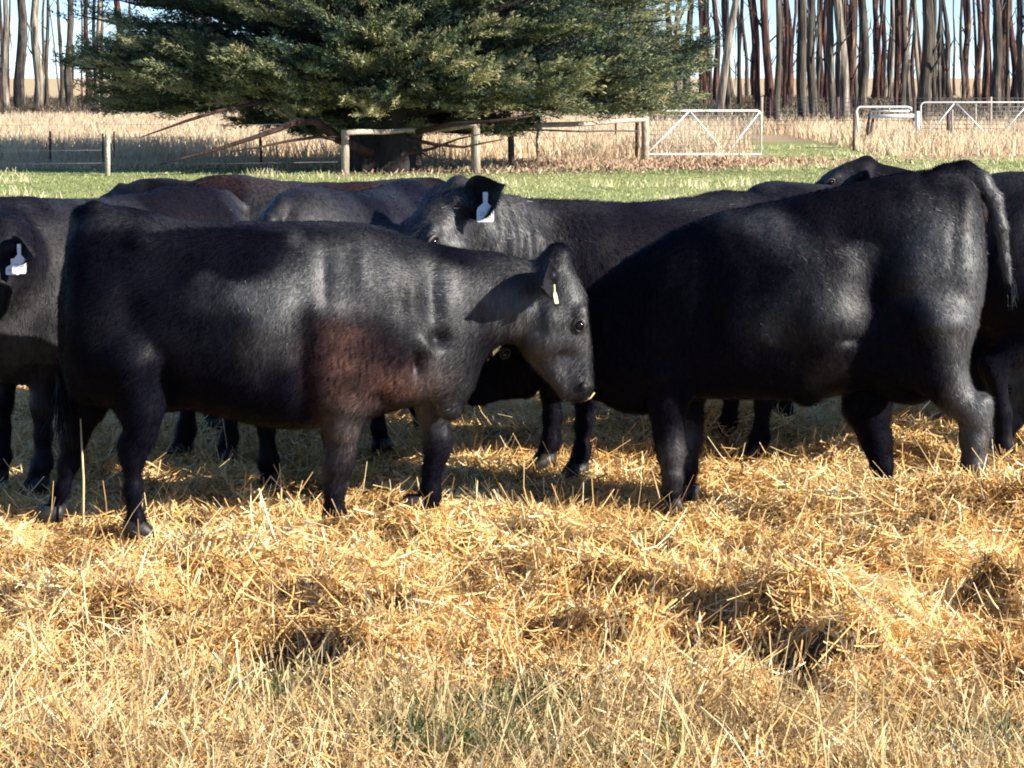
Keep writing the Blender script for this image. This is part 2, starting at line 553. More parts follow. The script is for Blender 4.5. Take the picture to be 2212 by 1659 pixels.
def build_fore_grass():
    n = 15500
    x, y = sample_area(n * 3, 5.5, 9.2, 1.2, 1.0)
    a = straw_amt(x, y)
    cl = fbm(x * 3.0, y * 3.0, 3, 51)
    left = np.clip((-x - 0.6) * 1.2, 0, 1) * np.clip((8.9 - y) * 1.2, 0, 1) * 0.35
    keep = RNG.random(len(x)) < np.clip((1 - a) * 1.1 + left, 0, 1) * np.clip(cl * 2.2 - .35, 0.08, 1)
    x, y = x[keep][:n], y[keep][:n]
    n = len(x)
    tilt = np.abs(RNG.normal(0, 0.5, n)); az = RNG.uniform(0, 2 * pi, n)
    d = unit(np.stack([np.sin(tilt) * np.cos(az), np.sin(tilt) * np.sin(az), np.cos(tilt)], -1))
    L = np.clip(RNG.lognormal(-2.25, 0.5, n), .04, .34)
    P = np.stack([x, y, H(x, y) - .01], -1)
    bd = np.stack([np.cos(az), np.sin(az), -0.5 * np.ones(n)], -1) * RNG.uniform(0, .5, n)[:, None]
    side = unit(np.cross(d, np.stack([RNG.normal(0, .5, n), -np.ones(n), np.zeros(n)], -1)))
    V1 = ribbons(P, d, L, RNG.uniform(.002, .0048, n), bd, side, 4, 0.6, np.clip(RNG.normal(.5, .25, n) + (fbm(x * 2, y * 2, 2, 3) - .5) * .6, 0, 1))
    # seed heads on the taller stems
    hd = (L > .17) & (RNG.random(n) < .5)
    tip = P[hd] + d[hd] * L[hd][:, None] * .92 + bd[hd] * (L[hd] * .85)[:, None]
    m = hd.sum()
    V2 = ribbons(tip, unit(d[hd] + bd[hd]), RNG.uniform(.025, .05, m), RNG.uniform(.005, .009, m), bd[hd] * .3, side[hd], 2, .9, RNG.uniform(.3, .9, m))
    V, F, A = join([V1, V2])
    tag(link('dry_grass', mesh_np('dry_grass', V, F, {'rnd': A}), M_DRY),
        'standing dry grass stems along the bottom of the photo in front of the straw', 'dry grass', kind='stuff')
    # fallen matted litter among the stems
    # green shoots
    n = 12000
    x, y = sample_area(n * 12, 5.9, 8.0, 0.5, 1.0)
    g = np.zeros(len(x))
    for (px, py, rx, ry, s) in ((1095, 1525, .16, .13, 1.1), (960, 1600, .18, .12, .5), (1880, 1545, .12, .12, .9), (2150, 1610, .15, .1, .5),
                                (560, 1500, .2, .10, .5), (1500, 1620, .3, .12, .35), (1150, 1640, .3, .08, .5)):
        c = gnd(px, py)
        g += s * np.exp(-((x - c[0]) / rx) ** 2 - ((y - c[1]) / ry) ** 2)
    keep = RNG.random(len(x)) < g * .5 * (fbm(x * 5, y * 5, 2, 91) > .47)
    x, y = x[keep][:n], y[keep][:n]; n = len(x)
    tilt = np.abs(RNG.normal(0, .5, n)); az = RNG.uniform(0, 2 * pi, n)
    d = unit(np.stack([np.sin(tilt) * np.cos(az), np.sin(tilt) * np.sin(az), np.cos(tilt)], -1))
    P = np.stack([x, y, H(x, y) - .005], -1)
    side = unit(np.cross(d, np.stack([RNG.normal(0, .6, n), -np.ones(n), np.zeros(n)], -1)))
    bd = np.stack([np.cos(az), np.sin(az), -.6 * np.ones(n)], -1) * RNG.uniform(0, .5, n)[:, None]
    V, F, A = ribbons(P, d, RNG.uniform(.05, .14, n), RNG.uniform(.004, .008, n), bd, side, 3, .7, RNG.random(n))
    tag(link('green_shoots', mesh_np('green_shoots', V, F, {'rnd': A}), M_GREEN),
        'fresh green grass shoots showing through the dry grass at the bottom', 'grass', kind='stuff')

def blade_field(name, mat, n, x, y, hmin, hmax, wmin, wmax, lean, rnd, label, cat, nseg=2):
    n = len(x)
    tilt = np.abs(RNG.normal(0, lean, n)); az = RNG.uniform(0, 2 * pi, n)
    d = unit(np.stack([np.sin(tilt) * np.cos(az), np.sin(tilt) * np.sin(az), np.cos(tilt)], -1))
    P = np.stack([x, y, H(x, y) - .02], -1)
    side = unit(np.cross(d, np.stack([RNG.normal(0, .4, n), -np.ones(n), np.zeros(n)], -1)))
    bd = np.stack([np.cos(az), np.sin(az), -.4 * np.ones(n)], -1) * RNG.uniform(0, .4, n)[:, None]
    V, F, A = ribbons(P, d, RNG.uniform(hmin, hmax, n), RNG.uniform(wmin, wmax, n), bd, side, nseg, .7, rnd)
    tag(link(name, mesh_np(name, V, F, {'rnd': A}), mat), label, cat, kind='stuff')

def build_fields():
    # mown paddock between the cattle and the fence
    n = 150000
    x, y = sample_area(n, 17, 66, 1.5, 0.8)
    fence = 49.5 + np.clip(x + 3, 0, 9) * .75 + np.where(x > 6.4, 12.0, 0) - np.where(x > 9.5, 12.0, 0)
    lit = np.exp(-((x - 2.7) / 4.2) ** 2) * np.exp(-((y - 50.5 - .5 * (x - 1)) / 2.6) ** 2)
    k = (y < fence) & (RNG.random(n) > lit * 1.4)
    x, y = x[k], y[k]
    pn = fbm(x * .5, y * .25, 3, 61)
    tall = (fbm(x * 1.2, y * .9, 2, 63) > .70) & (RNG.random(len(x)) < .5)
    r = np.clip(RNG.normal(.35, .2, len(x)) + (pn - .5) * 1.1 + tall * .35, 0, 1)
    blade_field('paddock_grass', M_PADDOCK, len(x), x[~tall], y[~tall], .025, .06, .014, .034, .5, r[~tall],
                'short yellow-green paddock grass behind the herd', 'grass')
    blade_field('grass_tufts', M_PADDOCK, 0, x[tall], y[tall], .08, .20, .008, .022, .3, np.clip(r[tall] + .15, 0, 1),
                'straw-coloured taller tufts scattered through the green paddock', 'grass')
    # tall pale grass beyond the fence
    n = 190000
    x, y = sample_area(n, 47, 108, 2.5, 1.0)
    fence = 50.5 + np.clip(x + 3, 0, 9) * .75
    fence = np.where(x < 3.0, 54.5 + .8 * np.sin(x * .7), fence)
    inn = (y > fence) & ~((x > 6.0) & (x < 10.0 + 0.06 * (y - 60)) & (y < 78)) & ~((x > 5) & (y > 84) & (RNG.random(n) < .8))
    rightpatch = (x > 9.0) & (y > 58) & (y < 84)
    inn = inn | rightpatch
    inn &= ~((x > 9.0) & (y < 58))
    inn &= ~((y > 98) & (RNG.random(n) < .75))
    cl = fbm(x * .9, y * .5, 3, 71)
    inn &= RNG.random(n) < np.clip(cl * 2 - .2, .2, 1)
    x, y, cl = x[inn], y[inn], cl[inn]
    r = np.clip(RNG.normal(.55, .22, len(x)) + (cl - .5) * .8, 0, 1)
    blade_field('tall_dry_grass', M_PALE, 0, x, y, .25, .62, .014, .036, .22, r,
                'tall pale dry grass growing beyond the fence line', 'dry grass')
    # dark scrub and fallen bark under the gum trees
    n = 60000
    x, y = sample_area(n, 82, 200, 6, 1.0)
    k = ((x > 5) | (y > 100)) & (fbm(x * .35, y * .12, 3, 81) > .42)
    x, y = x[k], y[k]
    blade_field('undergrowth', M_SCRUB, 0, x, y, .15, .75, .02, .07, .8, RNG.random(len(x)),
                'dark twiggy undergrowth and fallen bark beneath the gum trees', 'undergrowth')
    # sparse low dead stalks on the strip of painted tree shade along the left fence
    n = 9000
    x = RNG.uniform(-14, 2.5, n); y = RNG.uniform(49, 56, n)
    blade_field('strip_stalks', M_PALE, 0, x, y, .05, .22, .010, .022, .7, RNG.uniform(0, .6, n),
                'sparse low dead stalks on the strip of painted tree shade along the left fence', 'dead stalks')
    # brown leaf litter strip in front of the rails
    n = 7000
    x = RNG.normal(2.6, 3.0, n); y = 50.5 + .5 * (x - 1) + RNG.normal(0, 1.6, n)
    m2 = rnd_mat('leaf_litter', [(0, (0.20, 0.11, 0.07)), (.6, (0.46, 0.29, 0.19)), (1, (0.70, 0.52, 0.36))], .8, .2)
    blade_field('leaf_litter', m2, 0, x, y, .04, .14, .02, .05, 1.1, RNG.random(n),
                'reddish brown fallen litter in front of the post and rail fence', 'leaf litter')

NSTRAW = 560000
build_straw()
build_fore_grass()
build_fields()

def stem(px, y0, y1, label, lean=0.0, r=.004, dY=0):
    b = gnd(px, y1); Y = b[1] + dY
    bot = at(px, y1, Y); top = at(px + lean, y0, Y)
    bot = np.array([bot[0], Y, H(bot[0], Y) - .02])
    mid = (bot + top) / 2 + np.array([.006, .01, 0])
    o = MB().tube([bot, mid, top], [r, r * .85, r * .5], 6).build('dry_stalk', M_STEMS)
    me = o.data
    tag(o, label, 'straw stem')
M_STEMS = simple('stem', (0.72, 0.52, 0.26), .5)
stem(178, 905, 1135, 'tall upright pale stem in front of the left cow hind leg', lean=-4, r=.006)
stem(604, 1000, 1090, 'short upright stem between the dark legs under the front cow belly', r=.005)
stem(1440, 1020, 1110, 'thin leaning stem beside the right cow near front foot', lean=-30, r=.004)
stem(2060, 945, 1080, 'long bent stem sloping across the right cow hind feet', lean=-85, r=.004)
stem(1590, 1015, 1060, 'short reddish stalk leaning left before the shadow under the right cow', lean=-40, r=.006)
stem(1710, 1020, 1060, 'short pale stalk leaning right under the right cow belly', lean=38, r=.005)
stem(1395, 1440, 1680, 'long golden stem leaning right at the bottom of the photo', lean=48, r=.0035)
stem(675, 1400, 1500, 'pale thick stem standing before the dark hollow in the straw', lean=-8, r=.0035)
stem(560, 1390, 1520, 'pale thin stem left of the dark hollow in the straw', lean=-22, r=.003)
stem(225, 1300, 1480, 'tall thin stem in the dry grass near the left edge', lean=-6, r=.003)
stem(1035, 1400, 1560, 'curved grey stem above the green patch', lean=18, r=.003)

# ------------------------------------------------------------------ cows: signed distance modelling
def smin(a, b, k):
    h = np.clip(0.5 + 0.5 * (b - a) / k, 0, 1)
    return b * (1 - h) + a * h - k * h * (1 - h)

def catmull(T, A, n=48):
    T = np.asarray(T, float); A = np.asarray(A, float)
    t = np.linspace(T[0], T[-1], n)
    m = np.gradient(A, T, axis=0)
    i = np.clip(np.searchsorted(T, t, 'right') - 1, 0, len(T) - 2)
    h = (T[i + 1] - T[i]); s = ((t - T[i]) / h)
    if A.ndim > 1: s = s[:, None]; h = h[:, None]
    out = (2 * s ** 3 - 3 * s ** 2 + 1) * A[i] + (s ** 3 - 2 * s ** 2 + s) * h * m[i] + (-2 * s ** 3 + 3 * s ** 2) * A[i + 1] + (s ** 3 - s ** 2) * h * m[i + 1]
    return t, out

class Sculpt:
    def __init__(s, h): s.p = []; s.h = h
    def cone(s, a, b, ra, rb, k=.03, sy=1.0):
        s.p.append(('c', np.array(a, float), np.array(b, float), ra, rb, k, sy)); return s
    def chain(s, pts, k=.03, sy=1.0):
        for i in range(len(pts) - 1):
            s.cone(pts[i][:3], pts[i + 1][:3], pts[i][3], pts[i + 1][3], k, sy)
        return s
    def ell(s, c, r, k=.05, rot=0.0):
        s.p.append(('e', np.array(c, float), np.array(r, float), k, rot)); return s
    def loft(s, O, a, n, secs, k=.05, pear=0.0, e=2.2):
        a = unit(a); n = np.asarray(n, float); n = unit(n - a * np.dot(a, n)); l = np.cross(n, a)
        secs = np.array(secs, float)
        t, A = catmull(secs[:, 0], secs[:, 1:])
        s.p.append(('l', np.array(O, float), a, n, l, t, A, k, pear, e)); return s
    def bounds(s):
        lo = np.full(3, 1e9); hi = -lo
        for p in s.p:
            if p[0] == 'c':
                for q, r in ((p[1], p[3]), (p[2], p[4])):
                    lo = np.minimum(lo, q - r); hi = np.maximum(hi, q + r)
            elif p[0] == 'e':
                r = p[2].max() if p[4] else p[2]
                lo = np.minimum(lo, p[1] - r); hi = np.maximum(hi, p[1] + r)
            else:
                b = s.lbox(p); lo = np.minimum(lo, b[0]); hi = np.maximum(hi, b[1])
        return lo - .04, hi + .04
    def lbox(s, p):
        _, O, a, n, l, t, A, k, pe, e = p
        q = []
        for ti, (top, bot, hw) in zip(t, A):
            for v in (top, bot):
                for w in (-hw, hw):
                    q.append(O + a * ti + n * v + l * w)
        q = np.array(q)
        return q.min(0), q.max(0)
    def mesh(s):
        lo, hi = s.bounds(); h = s.h
        nn = np.ceil((hi - lo) / h).astype(int) + 1
        ax = [lo[i] + h * np.arange(nn[i]) for i in range(3)]
        d = np.full(nn, .5, np.float32)
        for p in s.p:
            if p[0] == 'c': k = p[5]; b0 = np.minimum(p[1] - p[3], p[2] - p[4]); b1 = np.maximum(p[1] + p[3], p[2] + p[4])
            elif p[0] == 'e': k = p[3]; r = p[2].max() if p[4] else p[2]; b0 = p[1] - r; b1 = p[1] + r
            else: k = p[7]; b0, b1 = s.lbox(p)
            m = k + 2.5 * h + .02
            sl = []
            for i in range(3):
                i0 = max(0, int((b0[i] - m - lo[i]) / h)); i1 = min(nn[i], int((b1[i] + m - lo[i]) / h) + 2)
                sl.append(slice(i0, i1))
            X, Y, Z = np.meshgrid(ax[0][sl[0]], ax[1][sl[1]], ax[2][sl[2]], indexing='ij', sparse=True)
            if p[0] == 'c':
                a, b, ra, rb, sy = p[1], p[2], p[3], p[4], p[6]
                ba = b - a; L = np.dot(ba, ba) + 1e-9
                t = np.clip(((X - a[0]) * ba[0] + (Y - a[1]) * ba[1] + (Z - a[2]) * ba[2]) / L, 0, 1)
                di = np.sqrt((X - a[0] - t * ba[0]) ** 2 + ((Y - a[1] - t * ba[1]) / sy) ** 2 + (Z - a[2] - t * ba[2]) ** 2) - (ra + (rb - ra) * t)
            elif p[0] == 'e':
                c, r, rot = p[1], p[2], p[4]
                x = X - c[0]; z = Z - c[2]
                if rot: x, z = x * cos(rot) + z * sin(rot), -x * sin(rot) + z * cos(rot)
                q = np.sqrt((x / r[0]) ** 2 + ((Y - c[1]) / r[1]) ** 2 + (z / r[2]) ** 2)
                di = (q - 1) * r.min()
            else:
                _, O, a, n, l, tt, A, k, pear, e = p
                x, y, z = X - O[0], Y - O[1], Z - O[2]
                T = x * a[0] + y * a[1] + z * a[2]; Vv = x * n[0] + y * n[1] + z * n[2]; Ww = x * l[0] + y * l[1] + z * l[2]
                top = np.interp(T, tt, A[:, 0]); bot = np.interp(T, tt, A[:, 1]); hw = np.interp(T, tt, A[:, 2])
                c = (top + bot) / 2; hv = np.maximum((top - bot) / 2, .01); hw = np.maximum(hw, .01)
                u = (Vv - c) / hv
                hw2 = hw * (1 - pear * np.clip(u, -1, 1))
                q = (np.abs(u) ** e + np.abs(Ww / hw2) ** e) ** (1 / e)
                dl = (q - 1) * np.minimum(hv, hw2)
                dt = np.maximum(tt[0] - T, T - tt[-1])
                di = np.where(dt > 0, np.sqrt(np.maximum(dl, 0) ** 2 + dt ** 2), np.maximum(dl, dt * 0 - 9))
            sub = d[sl[0], sl[1], sl[2]]
            d[sl[0], sl[1], sl[2]] = smin(sub, di.astype(np.float32), k)
        return surfnets(d, lo, h)

def surfnets(d, lo, h):
    s = d < 0
    nx, ny, nz = d.shape
    cnt = np.zeros((nx - 1, ny - 1, nz - 1), np.int8)
    cs = [(i, j, k) for i in (0, 1) for j in (0, 1) for k in (0, 1)]
    for (i, j, k) in cs:
        cnt += s[i:nx - 1 + i, j:ny - 1 + j, k:nz - 1 + k]
    act = (cnt > 0) & (cnt < 8)
    I, J, K = np.nonzero(act)
    idx = np.full(act.shape, -1, np.int64); idx[I, J, K] = np.arange(len(I))
    acc = np.zeros((len(I), 3)); num = np.zeros(len(I))
    for a in cs:
        for axn in range(3):
            if a[axn]: continue
            b = list(a); b[axn] = 1
            da = d[I + a[0], J + a[1], K + a[2]]; db = d[I + b[0], J + b[1], K + b[2]]
            m = (da < 0) != (db < 0)
            t = np.where(m, da / np.where(m, da - db, 1), 0)
            p = np.array(a, float)[None] + np.zeros((len(I), 3)); p[:, axn] = t
            acc[m] += p[m]; num[m] += 1
    V = (np.stack([I, J, K], -1) + acc / num[:, None]) * h + lo
    Fs = []
    for axn in range(3):
        o1, o2 = [(1, 2), (2, 0), (0, 1)][axn]
        s0 = [slice(1, -1)] * 3; s0[axn] = slice(0, -1)
        s1 = [slice(1, -1)] * 3; s1[axn] = slice(1, None)
        A, B = s[tuple(s0)], s[tuple(s1)]
        q = np.argwhere(A != B)
        inn = A[tuple(q.T)]
        q = q + 1; q[:, axn] -= 1
        def cell(d1, d2):
            c = q.copy(); c[:, o1] -= d1; c[:, o2] -= d2
            return idx[c[:, 0], c[:, 1], c[:, 2]]
        f = np.stack([cell(1, 1), cell(0, 1), cell(0, 0), cell(1, 0)], -1)
        f[~inn] = f[~inn][:, ::-1]
        Fs.append(f)
    F = np.concatenate(Fs)
    F = F[(F >= 0).all(1)]
    return V, F

def vnormals(V, F):
    n = np.cross(V[F[:, 2]] - V[F[:, 0]], V[F[:, 3]] - V[F[:, 1]])
    N_ = np.zeros_like(V)
    for i in range(4): np.add.at(N_, F[:, i], n)
    return unit(N_)

def grow_fur(V, F, Nn, tint, count, ln, wd, seed, lift=.32, mask=None):
    r = np.random.default_rng(seed)
    ar = np.linalg.norm(np.cross(V[F[:, 2]] - V[F[:, 0]], V[F[:, 3]] - V[F[:, 1]]), axis=1)
    if mask is not None: ar = ar * mask(V[F[:, 0]])
    fi = r.choice(len(F), count, p=ar / ar.sum())
    u, w = r.random(count)[:, None], r.random(count)[:, None]
    f = F[fi]
    P = (V[f[:, 0]] * (1 - u) + V[f[:, 1]] * u) * (1 - w) + (V[f[:, 3]] * (1 - u) + V[f[:, 2]] * u) * w
    n = unit(Nn[f[:, 0]] + 1e-6)
    g = np.array([-0.8, 0, -0.75])[None] + 0.55 * np.stack([noise3(P, 9, 5), noise3(P, 9, 6), noise3(P, 9, 7)], -1)
    g = g + r.normal(0, .28, (count, 3))
    g = g - n * (g * n).sum(1)[:, None]
    dr = unit(unit(g) + n * (lift * r.uniform(.4, 1.5, count))[:, None])
    L = ln * r.uniform(.5, 1.4, count)
    sd = unit(np.cross(dr, n + r.normal(0, .4, (count, 3))))
    hw = (wd * r.uniform(.6, 1.3, count) * .5)[:, None]
    V2 = np.stack([P - sd * hw - n * .002, P + sd * hw - n * .002, P + dr * L[:, None]], 1).reshape(-1, 3)
    F2 = np.arange(count * 3).reshape(-1, 3)
    nn = unit(n + r.normal(0, .20, (count, 3)) + dr * .15)
    return V2, F2, np.repeat(nn, 3, axis=0), np.repeat(f[:, 0], 3)

def ear(B, e, f, L, wd, parent, cup=.5):
    e = unit(e); f = np.asarray(f, float); f = unit(f - e * np.dot(e, f)); g = np.cross(e, f)
    ns, nt_ = 12, 9
    V = []; 
    for side in (0, 1):
        for i in range(ns):
            s = i / (ns - 1)
            w = wd * (0.30 + 0.70 * sin(pi * min(1, s * 1.05 + .03)) ** .7) * (1 - s ** 9 * .75)
            for j in range(nt_):
                t = -1 + 2 * j / (nt_ - 1)
                th = .010 * (1 - t * t * .8) * (1 - .6 * s)
                c = np.array(B) + e * L * s * (1 - .05 * t * t) + g * w * t + f * (cup * w * (t * t - .4)) - np.array([0, 0, 1]) * .03 * s * s
                V.append(c + f * (th if side else -th))
    F = []
    m = ns * nt_
    for i in range(ns - 1):
        for j in range(nt_ - 1):
            a = i * nt_ + j
            F.append((a, a + nt_, a + nt_ + 1, a + 1)); F.append((m + a, m + a + 1, m + a + nt_ + 1, m + a + nt_))
    rim = [j for j in range(nt_)] + [i * nt_ + nt_ - 1 for i in range(1, ns)] + [(ns - 1) * nt_ + j for j in range(nt_ - 2, -1, -1)] + [i * nt_ for i in range(ns - 2, 0, -1)]
    for q in range(len(rim)):
        a, b = rim[q], rim[(q + 1) % len(rim)]
        F.append((a, b, m + b, m + a))
    V = np.array(V); F = np.array(F)
    Nn = vnormals(V, F)
    me = mesh_np('ear', V, F, {'tint': np.zeros(len(V)), 'dust': np.full(len(V), .3)})  # 'dust' = painted sunlit grey
    o = link('ear', me, M_COAT, parent)
    return V, F, Nn

def ear_tag(parent, c, up, nrm, w=.058, h=.10, mat=None, ink=True, label=None):
    up = unit(up); nrm = np.asarray(nrm, float); nrm = unit(nrm - up * np.dot(up, nrm)); r = np.cross(up, nrm)
    prof = [(-.13, 0), (-.15, -.06), (-.13, -.36), (-.44, -.52), (-.5, -.62), (-.5, -.94), (-.44, -1), (.44, -1), (.5, -.94), (.5, -.62), (.44, -.52), (.13, -.36), (.15, -.06), (.13, 0)]
    V = []; n = len(prof)
    for s in (-1, 1):
        for (a, b) in prof:
            V.append(np.array(c) + r * a * w + up * b * h + nrm * (.0015 * s + .012 * (-b) ** 2))
    F = [tuple(range(n))[::-1], tuple(range(n, 2 * n))] + [(i, (i + 1) % n, n + (i + 1) % n, n + i) for i in range(n)]
    me = bpy.data.meshes.new('ear_tag'); me.from_pydata([tuple(v) for v in V], [], F); me.update()
    o = link('ear_tag', me, mat or M_TAG, parent, smooth=False)
    if label: o['label'] = label
    if ink:
        mb = MB(); R3 = np.stack([r, up, nrm], 1)
        for k in (-.22, .22):
            for (dx, dy, sx, sy) in ((0, .08, .22, .03), (0, 0, .2, .03), (0, -.08, .22, .03), (.1, .04, .035, .1), (-.1, -.04, .035, .1)):
                mb.box(np.array(c) + r * (k + dx) * w + up * (-.76 + dy) * h + nrm * (.012 * .76 ** 2 + .0026), (sx * w, sy * h, .001), R3)
        mb.build('printed_mark', M_INK, o, False)
    return o

HEAD = [(-.02, .0, -.06, .045), (.0, .02, -.09, .07), (.10, .068, -.16, .098), (.175, .083, -.195, .112), (.30, .078, -.225, .110), (.37, .074, -.235, .094),
        (.43, .070, -.205, .078), (.49, .064, -.165, .068), (.56, .057, -.12, .070), (.605, .048, -.095, .068), (.64, .012, -.05, .042)]

class Cow:
    def __init__(s, name_label, pos, heading, h=.015, seed=1, group=None):
        s.o = empty('cow', (pos[0], pos[1], 0), heading)
        tag(s.o, name_label, 'cow', group or 'black cows feeding on the straw')
        s.pos = np.array([pos[0], pos[1], 0.0]); s.hd = heading
        s.sc = Sculpt(h); s.seed = seed; s.extra = []
        s.hooves = []; s.tintf = None; s.disp = None; s.dustf = None  # dustf gives the painted sunlit grey of the coat
    def loc(s, px, py, lat):
        r = ray(px, py); C = np.array([0, 0, CAM_H]) - s.pos
        c, sn = cos(-s.hd), sin(-s.hd)
        R = np.array([[c, -sn, 0], [sn, c, 0], [0, 0, 1]])
        C = R @ C; r = R @ r
        t = (lat - C[1]) / r[1]
        p = C + r * t
        return p
    def px(s, px, py, lat, r):
        p = s.loc(px, py, lat)
        return (p[0], lat, p[2], r)
    def hoof(s, p, d=(1, 0)):
        s.hooves.append((np.array(p, float), np.array([d[0], d[1], 0], float)))
    def head(s, O, a, n, scale=1.0, k=.04, ear_dir=None, ears=(1, -1), tags=(), earL=.19, droop=0.0, earW=.058, earf=None, tuft=0):
        """O poll point, a direction to the muzzle, n direction out of the forehead"""
        O = np.array(O, float); a = unit(a); n = np.asarray(n, float); n = unit(n - a * np.dot(a, n)); l = np.cross(n, a)
        secs = [tuple(np.array(q) * scale) for q in HEAD]
        s.sc.loft(O, a, n, secs, k=k, pear=-.12, e=2.3)
        sc = scale
        # poll tuft, brows, cheeks, nostril wings
        s.sc.cone(O + a * .0 + n * .0, O + a * .05 * sc - n * .03 * sc, .062 * sc, .075 * sc, .03)
        if tuft:
            for w in (-.09, -.04, .02, .08):
                s.sc.cone(O + l * w + a * .02 - n * .02, O + l * w * 1.1 + a * .09 + n * .02, .055, .05, .03)
        for w in (-1, 1):
            q = O + (a * .27 + n * .045) * sc + l * w * .088 * sc
            s.sc.cone(q - a * .02, q + a * .03, .032 * sc, .026 * sc, .02)
            s.sc.cone(O + (a * .26 - n * .10) * sc + l * w * .085 * sc, O + (a * .36 - n * .15) * sc + l * w * .06 * sc, .05 * sc, .04 * sc, .05)
            s.sc.cone(O + (a * .585 + n * .005) * sc + l * w * .038 * sc, O + (a * .61 - n * .02) * sc + l * w * .035 * sc, .026 * sc, .02 * sc, .02)
            # eye
            V, F = sphere(O + (a * .305 + n * .030) * sc + l * w * .1075 * sc, .0205 * sc)
            link('eye', mesh_np('eye', V, F), M_EYE, s.o)
            mb = MB()
            pts = [O + (a * (.305 + .030 * cos(t)) + n * (.030 + .021 * sin(t))) * sc + l * w * (.1105 - .004 * cos(t)) * sc for t in np.linspace(0, 2 * pi, 15)]
            mb.tube(pts, [(.0075 + .003 * max(0, sin(t))) * sc for t in np.linspace(0, 2 * pi, 15)], 6, False).build('eyelid', M_COATP, s.o)
        for w in (-1, 1):
            s.sc.cone(O + (a * .50 - n * .095) * sc + l * w * .040 * sc, O + (a * .60 - n * .070) * sc + l * w * .036 * sc, .036 * sc, .030 * sc, .02)
        # nose pad
        V, F = sphere(O + (a * .618 - n * .012) * sc, 1.0)
        c = O + (a * .618 - n * .012) * sc
        q = V - c
        V = c + q @ np.stack([a, n, l]).T @ np.diag([.028, .040, .046]) @ np.stack([a, n, l]) * sc
        link('muzzle', mesh_np('muzzle', V, F), M_NOSE, s.o)
        for w in (-1, 1):
            V, F = sphere(O + (a * .632 + n * .012) * sc + l * w * .030 * sc, .009 * sc)
            link('nostril', mesh_np('nostril', V, F), M_BLACK, s.o)
        for w in ears:
            ed = l * w * 1.0 - n * .25 - a * .05 if ear_dir is None else np.asarray(ear_dir(w, a, n, l))
            ed = unit(ed) + np.array([0, 0, -droop])
            B = O + (a * .075 - n * .045) * sc + l * w * .075 * sc
            s.sc.cone(B, B + unit(ed) * .04, .036, .03, .025)
            f = (a * .55 + n * .6) if earf is None else (a * earf[0] + n * earf[1])
            L = earL * sc
            V, F, Nn = ear(B + unit(ed) * .02, ed, f, L, earW * sc, s.o)
            s.extra.append((V, F, Nn))
            for (tw, kw) in tags:
                if tw == w:
                    kw = dict(kw); off = kw.pop('off', .55); fo = kw.pop('fo', .02)
                    up = kw.pop('up', (0, 0, 1)); nr = kw.pop('nrm', tuple(f)); dz = kw.pop('dz', 0)
                    ear_tag(s.o, B + unit(ed) * L * off + unit(f) * fo + np.array([0, 0, dz]), up, nr, **kw)
    def finish(s, fur=40000, ln=.018, wd=.0022, k=0):
        V, F = s.sc.mesh()
        Nn = vnormals(V, F)
        amp = .004 * noise3(V, 14, s.seed) + .0022 * noise3(V, 40, s.seed + 1)
        if s.disp is not None: amp = amp + s.disp(V, Nn)
        V = V + Nn * amp[:, None]
        Nn = vnormals(V, F)
        tint = s.tintf(V) if s.tintf is not None else np.full(len(V), .03)
        dust = s.dustf(V) if s.dustf is not None else np.clip(.26 + .40 * noise3(V, 6, s.seed + 40) + .12 * noise3(V, 25, s.seed + 41) - .35 * (V[:, 2] < .6), .03, 1)  # painted sunlit grey, less of it low on the body
        me = mesh_np('body', V, F, {'tint': tint, 'dust': dust})
        link('body', me, M_COAT, s.o)
        V2, F2, N2, I2 = grow_fur(V, F, Nn, None, fur, ln, wd, s.seed)
        T2, U2 = tint[I2], dust[I2]
        for (Ve, Fe, Ne) in s.extra:
            a, b, c, d = grow_fur(Ve, Fe, Ne, None, max(300, fur // 50), ln * .9, wd, s.seed + 3, .5)
            F2 = np.concatenate([F2, b + len(V2)]); V2 = np.concatenate([V2, a]); N2 = np.concatenate([N2, c])
            T2 = np.concatenate([T2, np.full(len(a), .05)]); U2 = np.concatenate([U2, np.full(len(a), .35)])
        me = mesh_np('fur', V2, F2, {'tint': T2, 'dust': U2})  # 'dust' = painted sunlit grey, taken over from the body
        o = link('fur', me, M_FUR, s.o)
        me.normals_split_custom_set_from_vertices(N2.astype(np.float32))
        for (p, d) in s.hooves:
            build_hoof(p, d, s.o)

def sphere(c, r, nu=14, nv=8):
    V = []
    for j in range(nv + 1):
        th = pi * j / nv
        for i in range(nu):
            ph = 2 * pi * i / nu
            V.append((c[0] + r * sin(th) * cos(ph), c[1] + r * sin(th) * sin(ph), c[2] + r * cos(th)))
    F = [(j * nu + i, (j + 1) * nu + i, (j + 1) * nu + (i + 1) % nu, j * nu + (i + 1) % nu) for j in range(nv) for i in range(nu)]
    return np.array(V), np.array(F)

def build_hoof(p, d, parent):
    """two toes on the ground at local point p pointing along d"""
    d = unit(d); sd = np.array([-d[1], d[0], 0])
    mb = MB()
    for w in (-1, 1):
        c = p + sd * w * .024
        rings = [(0.0, .062, .024), (.035, .055, .024), (.07, .042, .022)]
        base = len(mb.v)
        n = 10
        for (z, lx, ly) in rings:
            for k in range(n):
                a = 2 * pi * k / n
                x = cos(a) * lx + (.016 if cos(a) > 0 else 0) * (1 - z / .1) - z * .35
                mb.v.append(c + d * x + sd * sin(a) * ly + np.array([0, 0, z]))
        for j in range(2):
            for k in range(n):
                k2 = (k + 1) % n
                mb.f.append((base + j * n + k, base + j * n + k2, base + (j + 1) * n + k2, base + (j + 1) * n + k))
        mb.f.append(tuple(base + 2 * n + k for k in range(n)))
        mb.f.append(tuple(base + k for k in range(n))[::-1])
    mb.build('hoof', M_HOOF, parent)

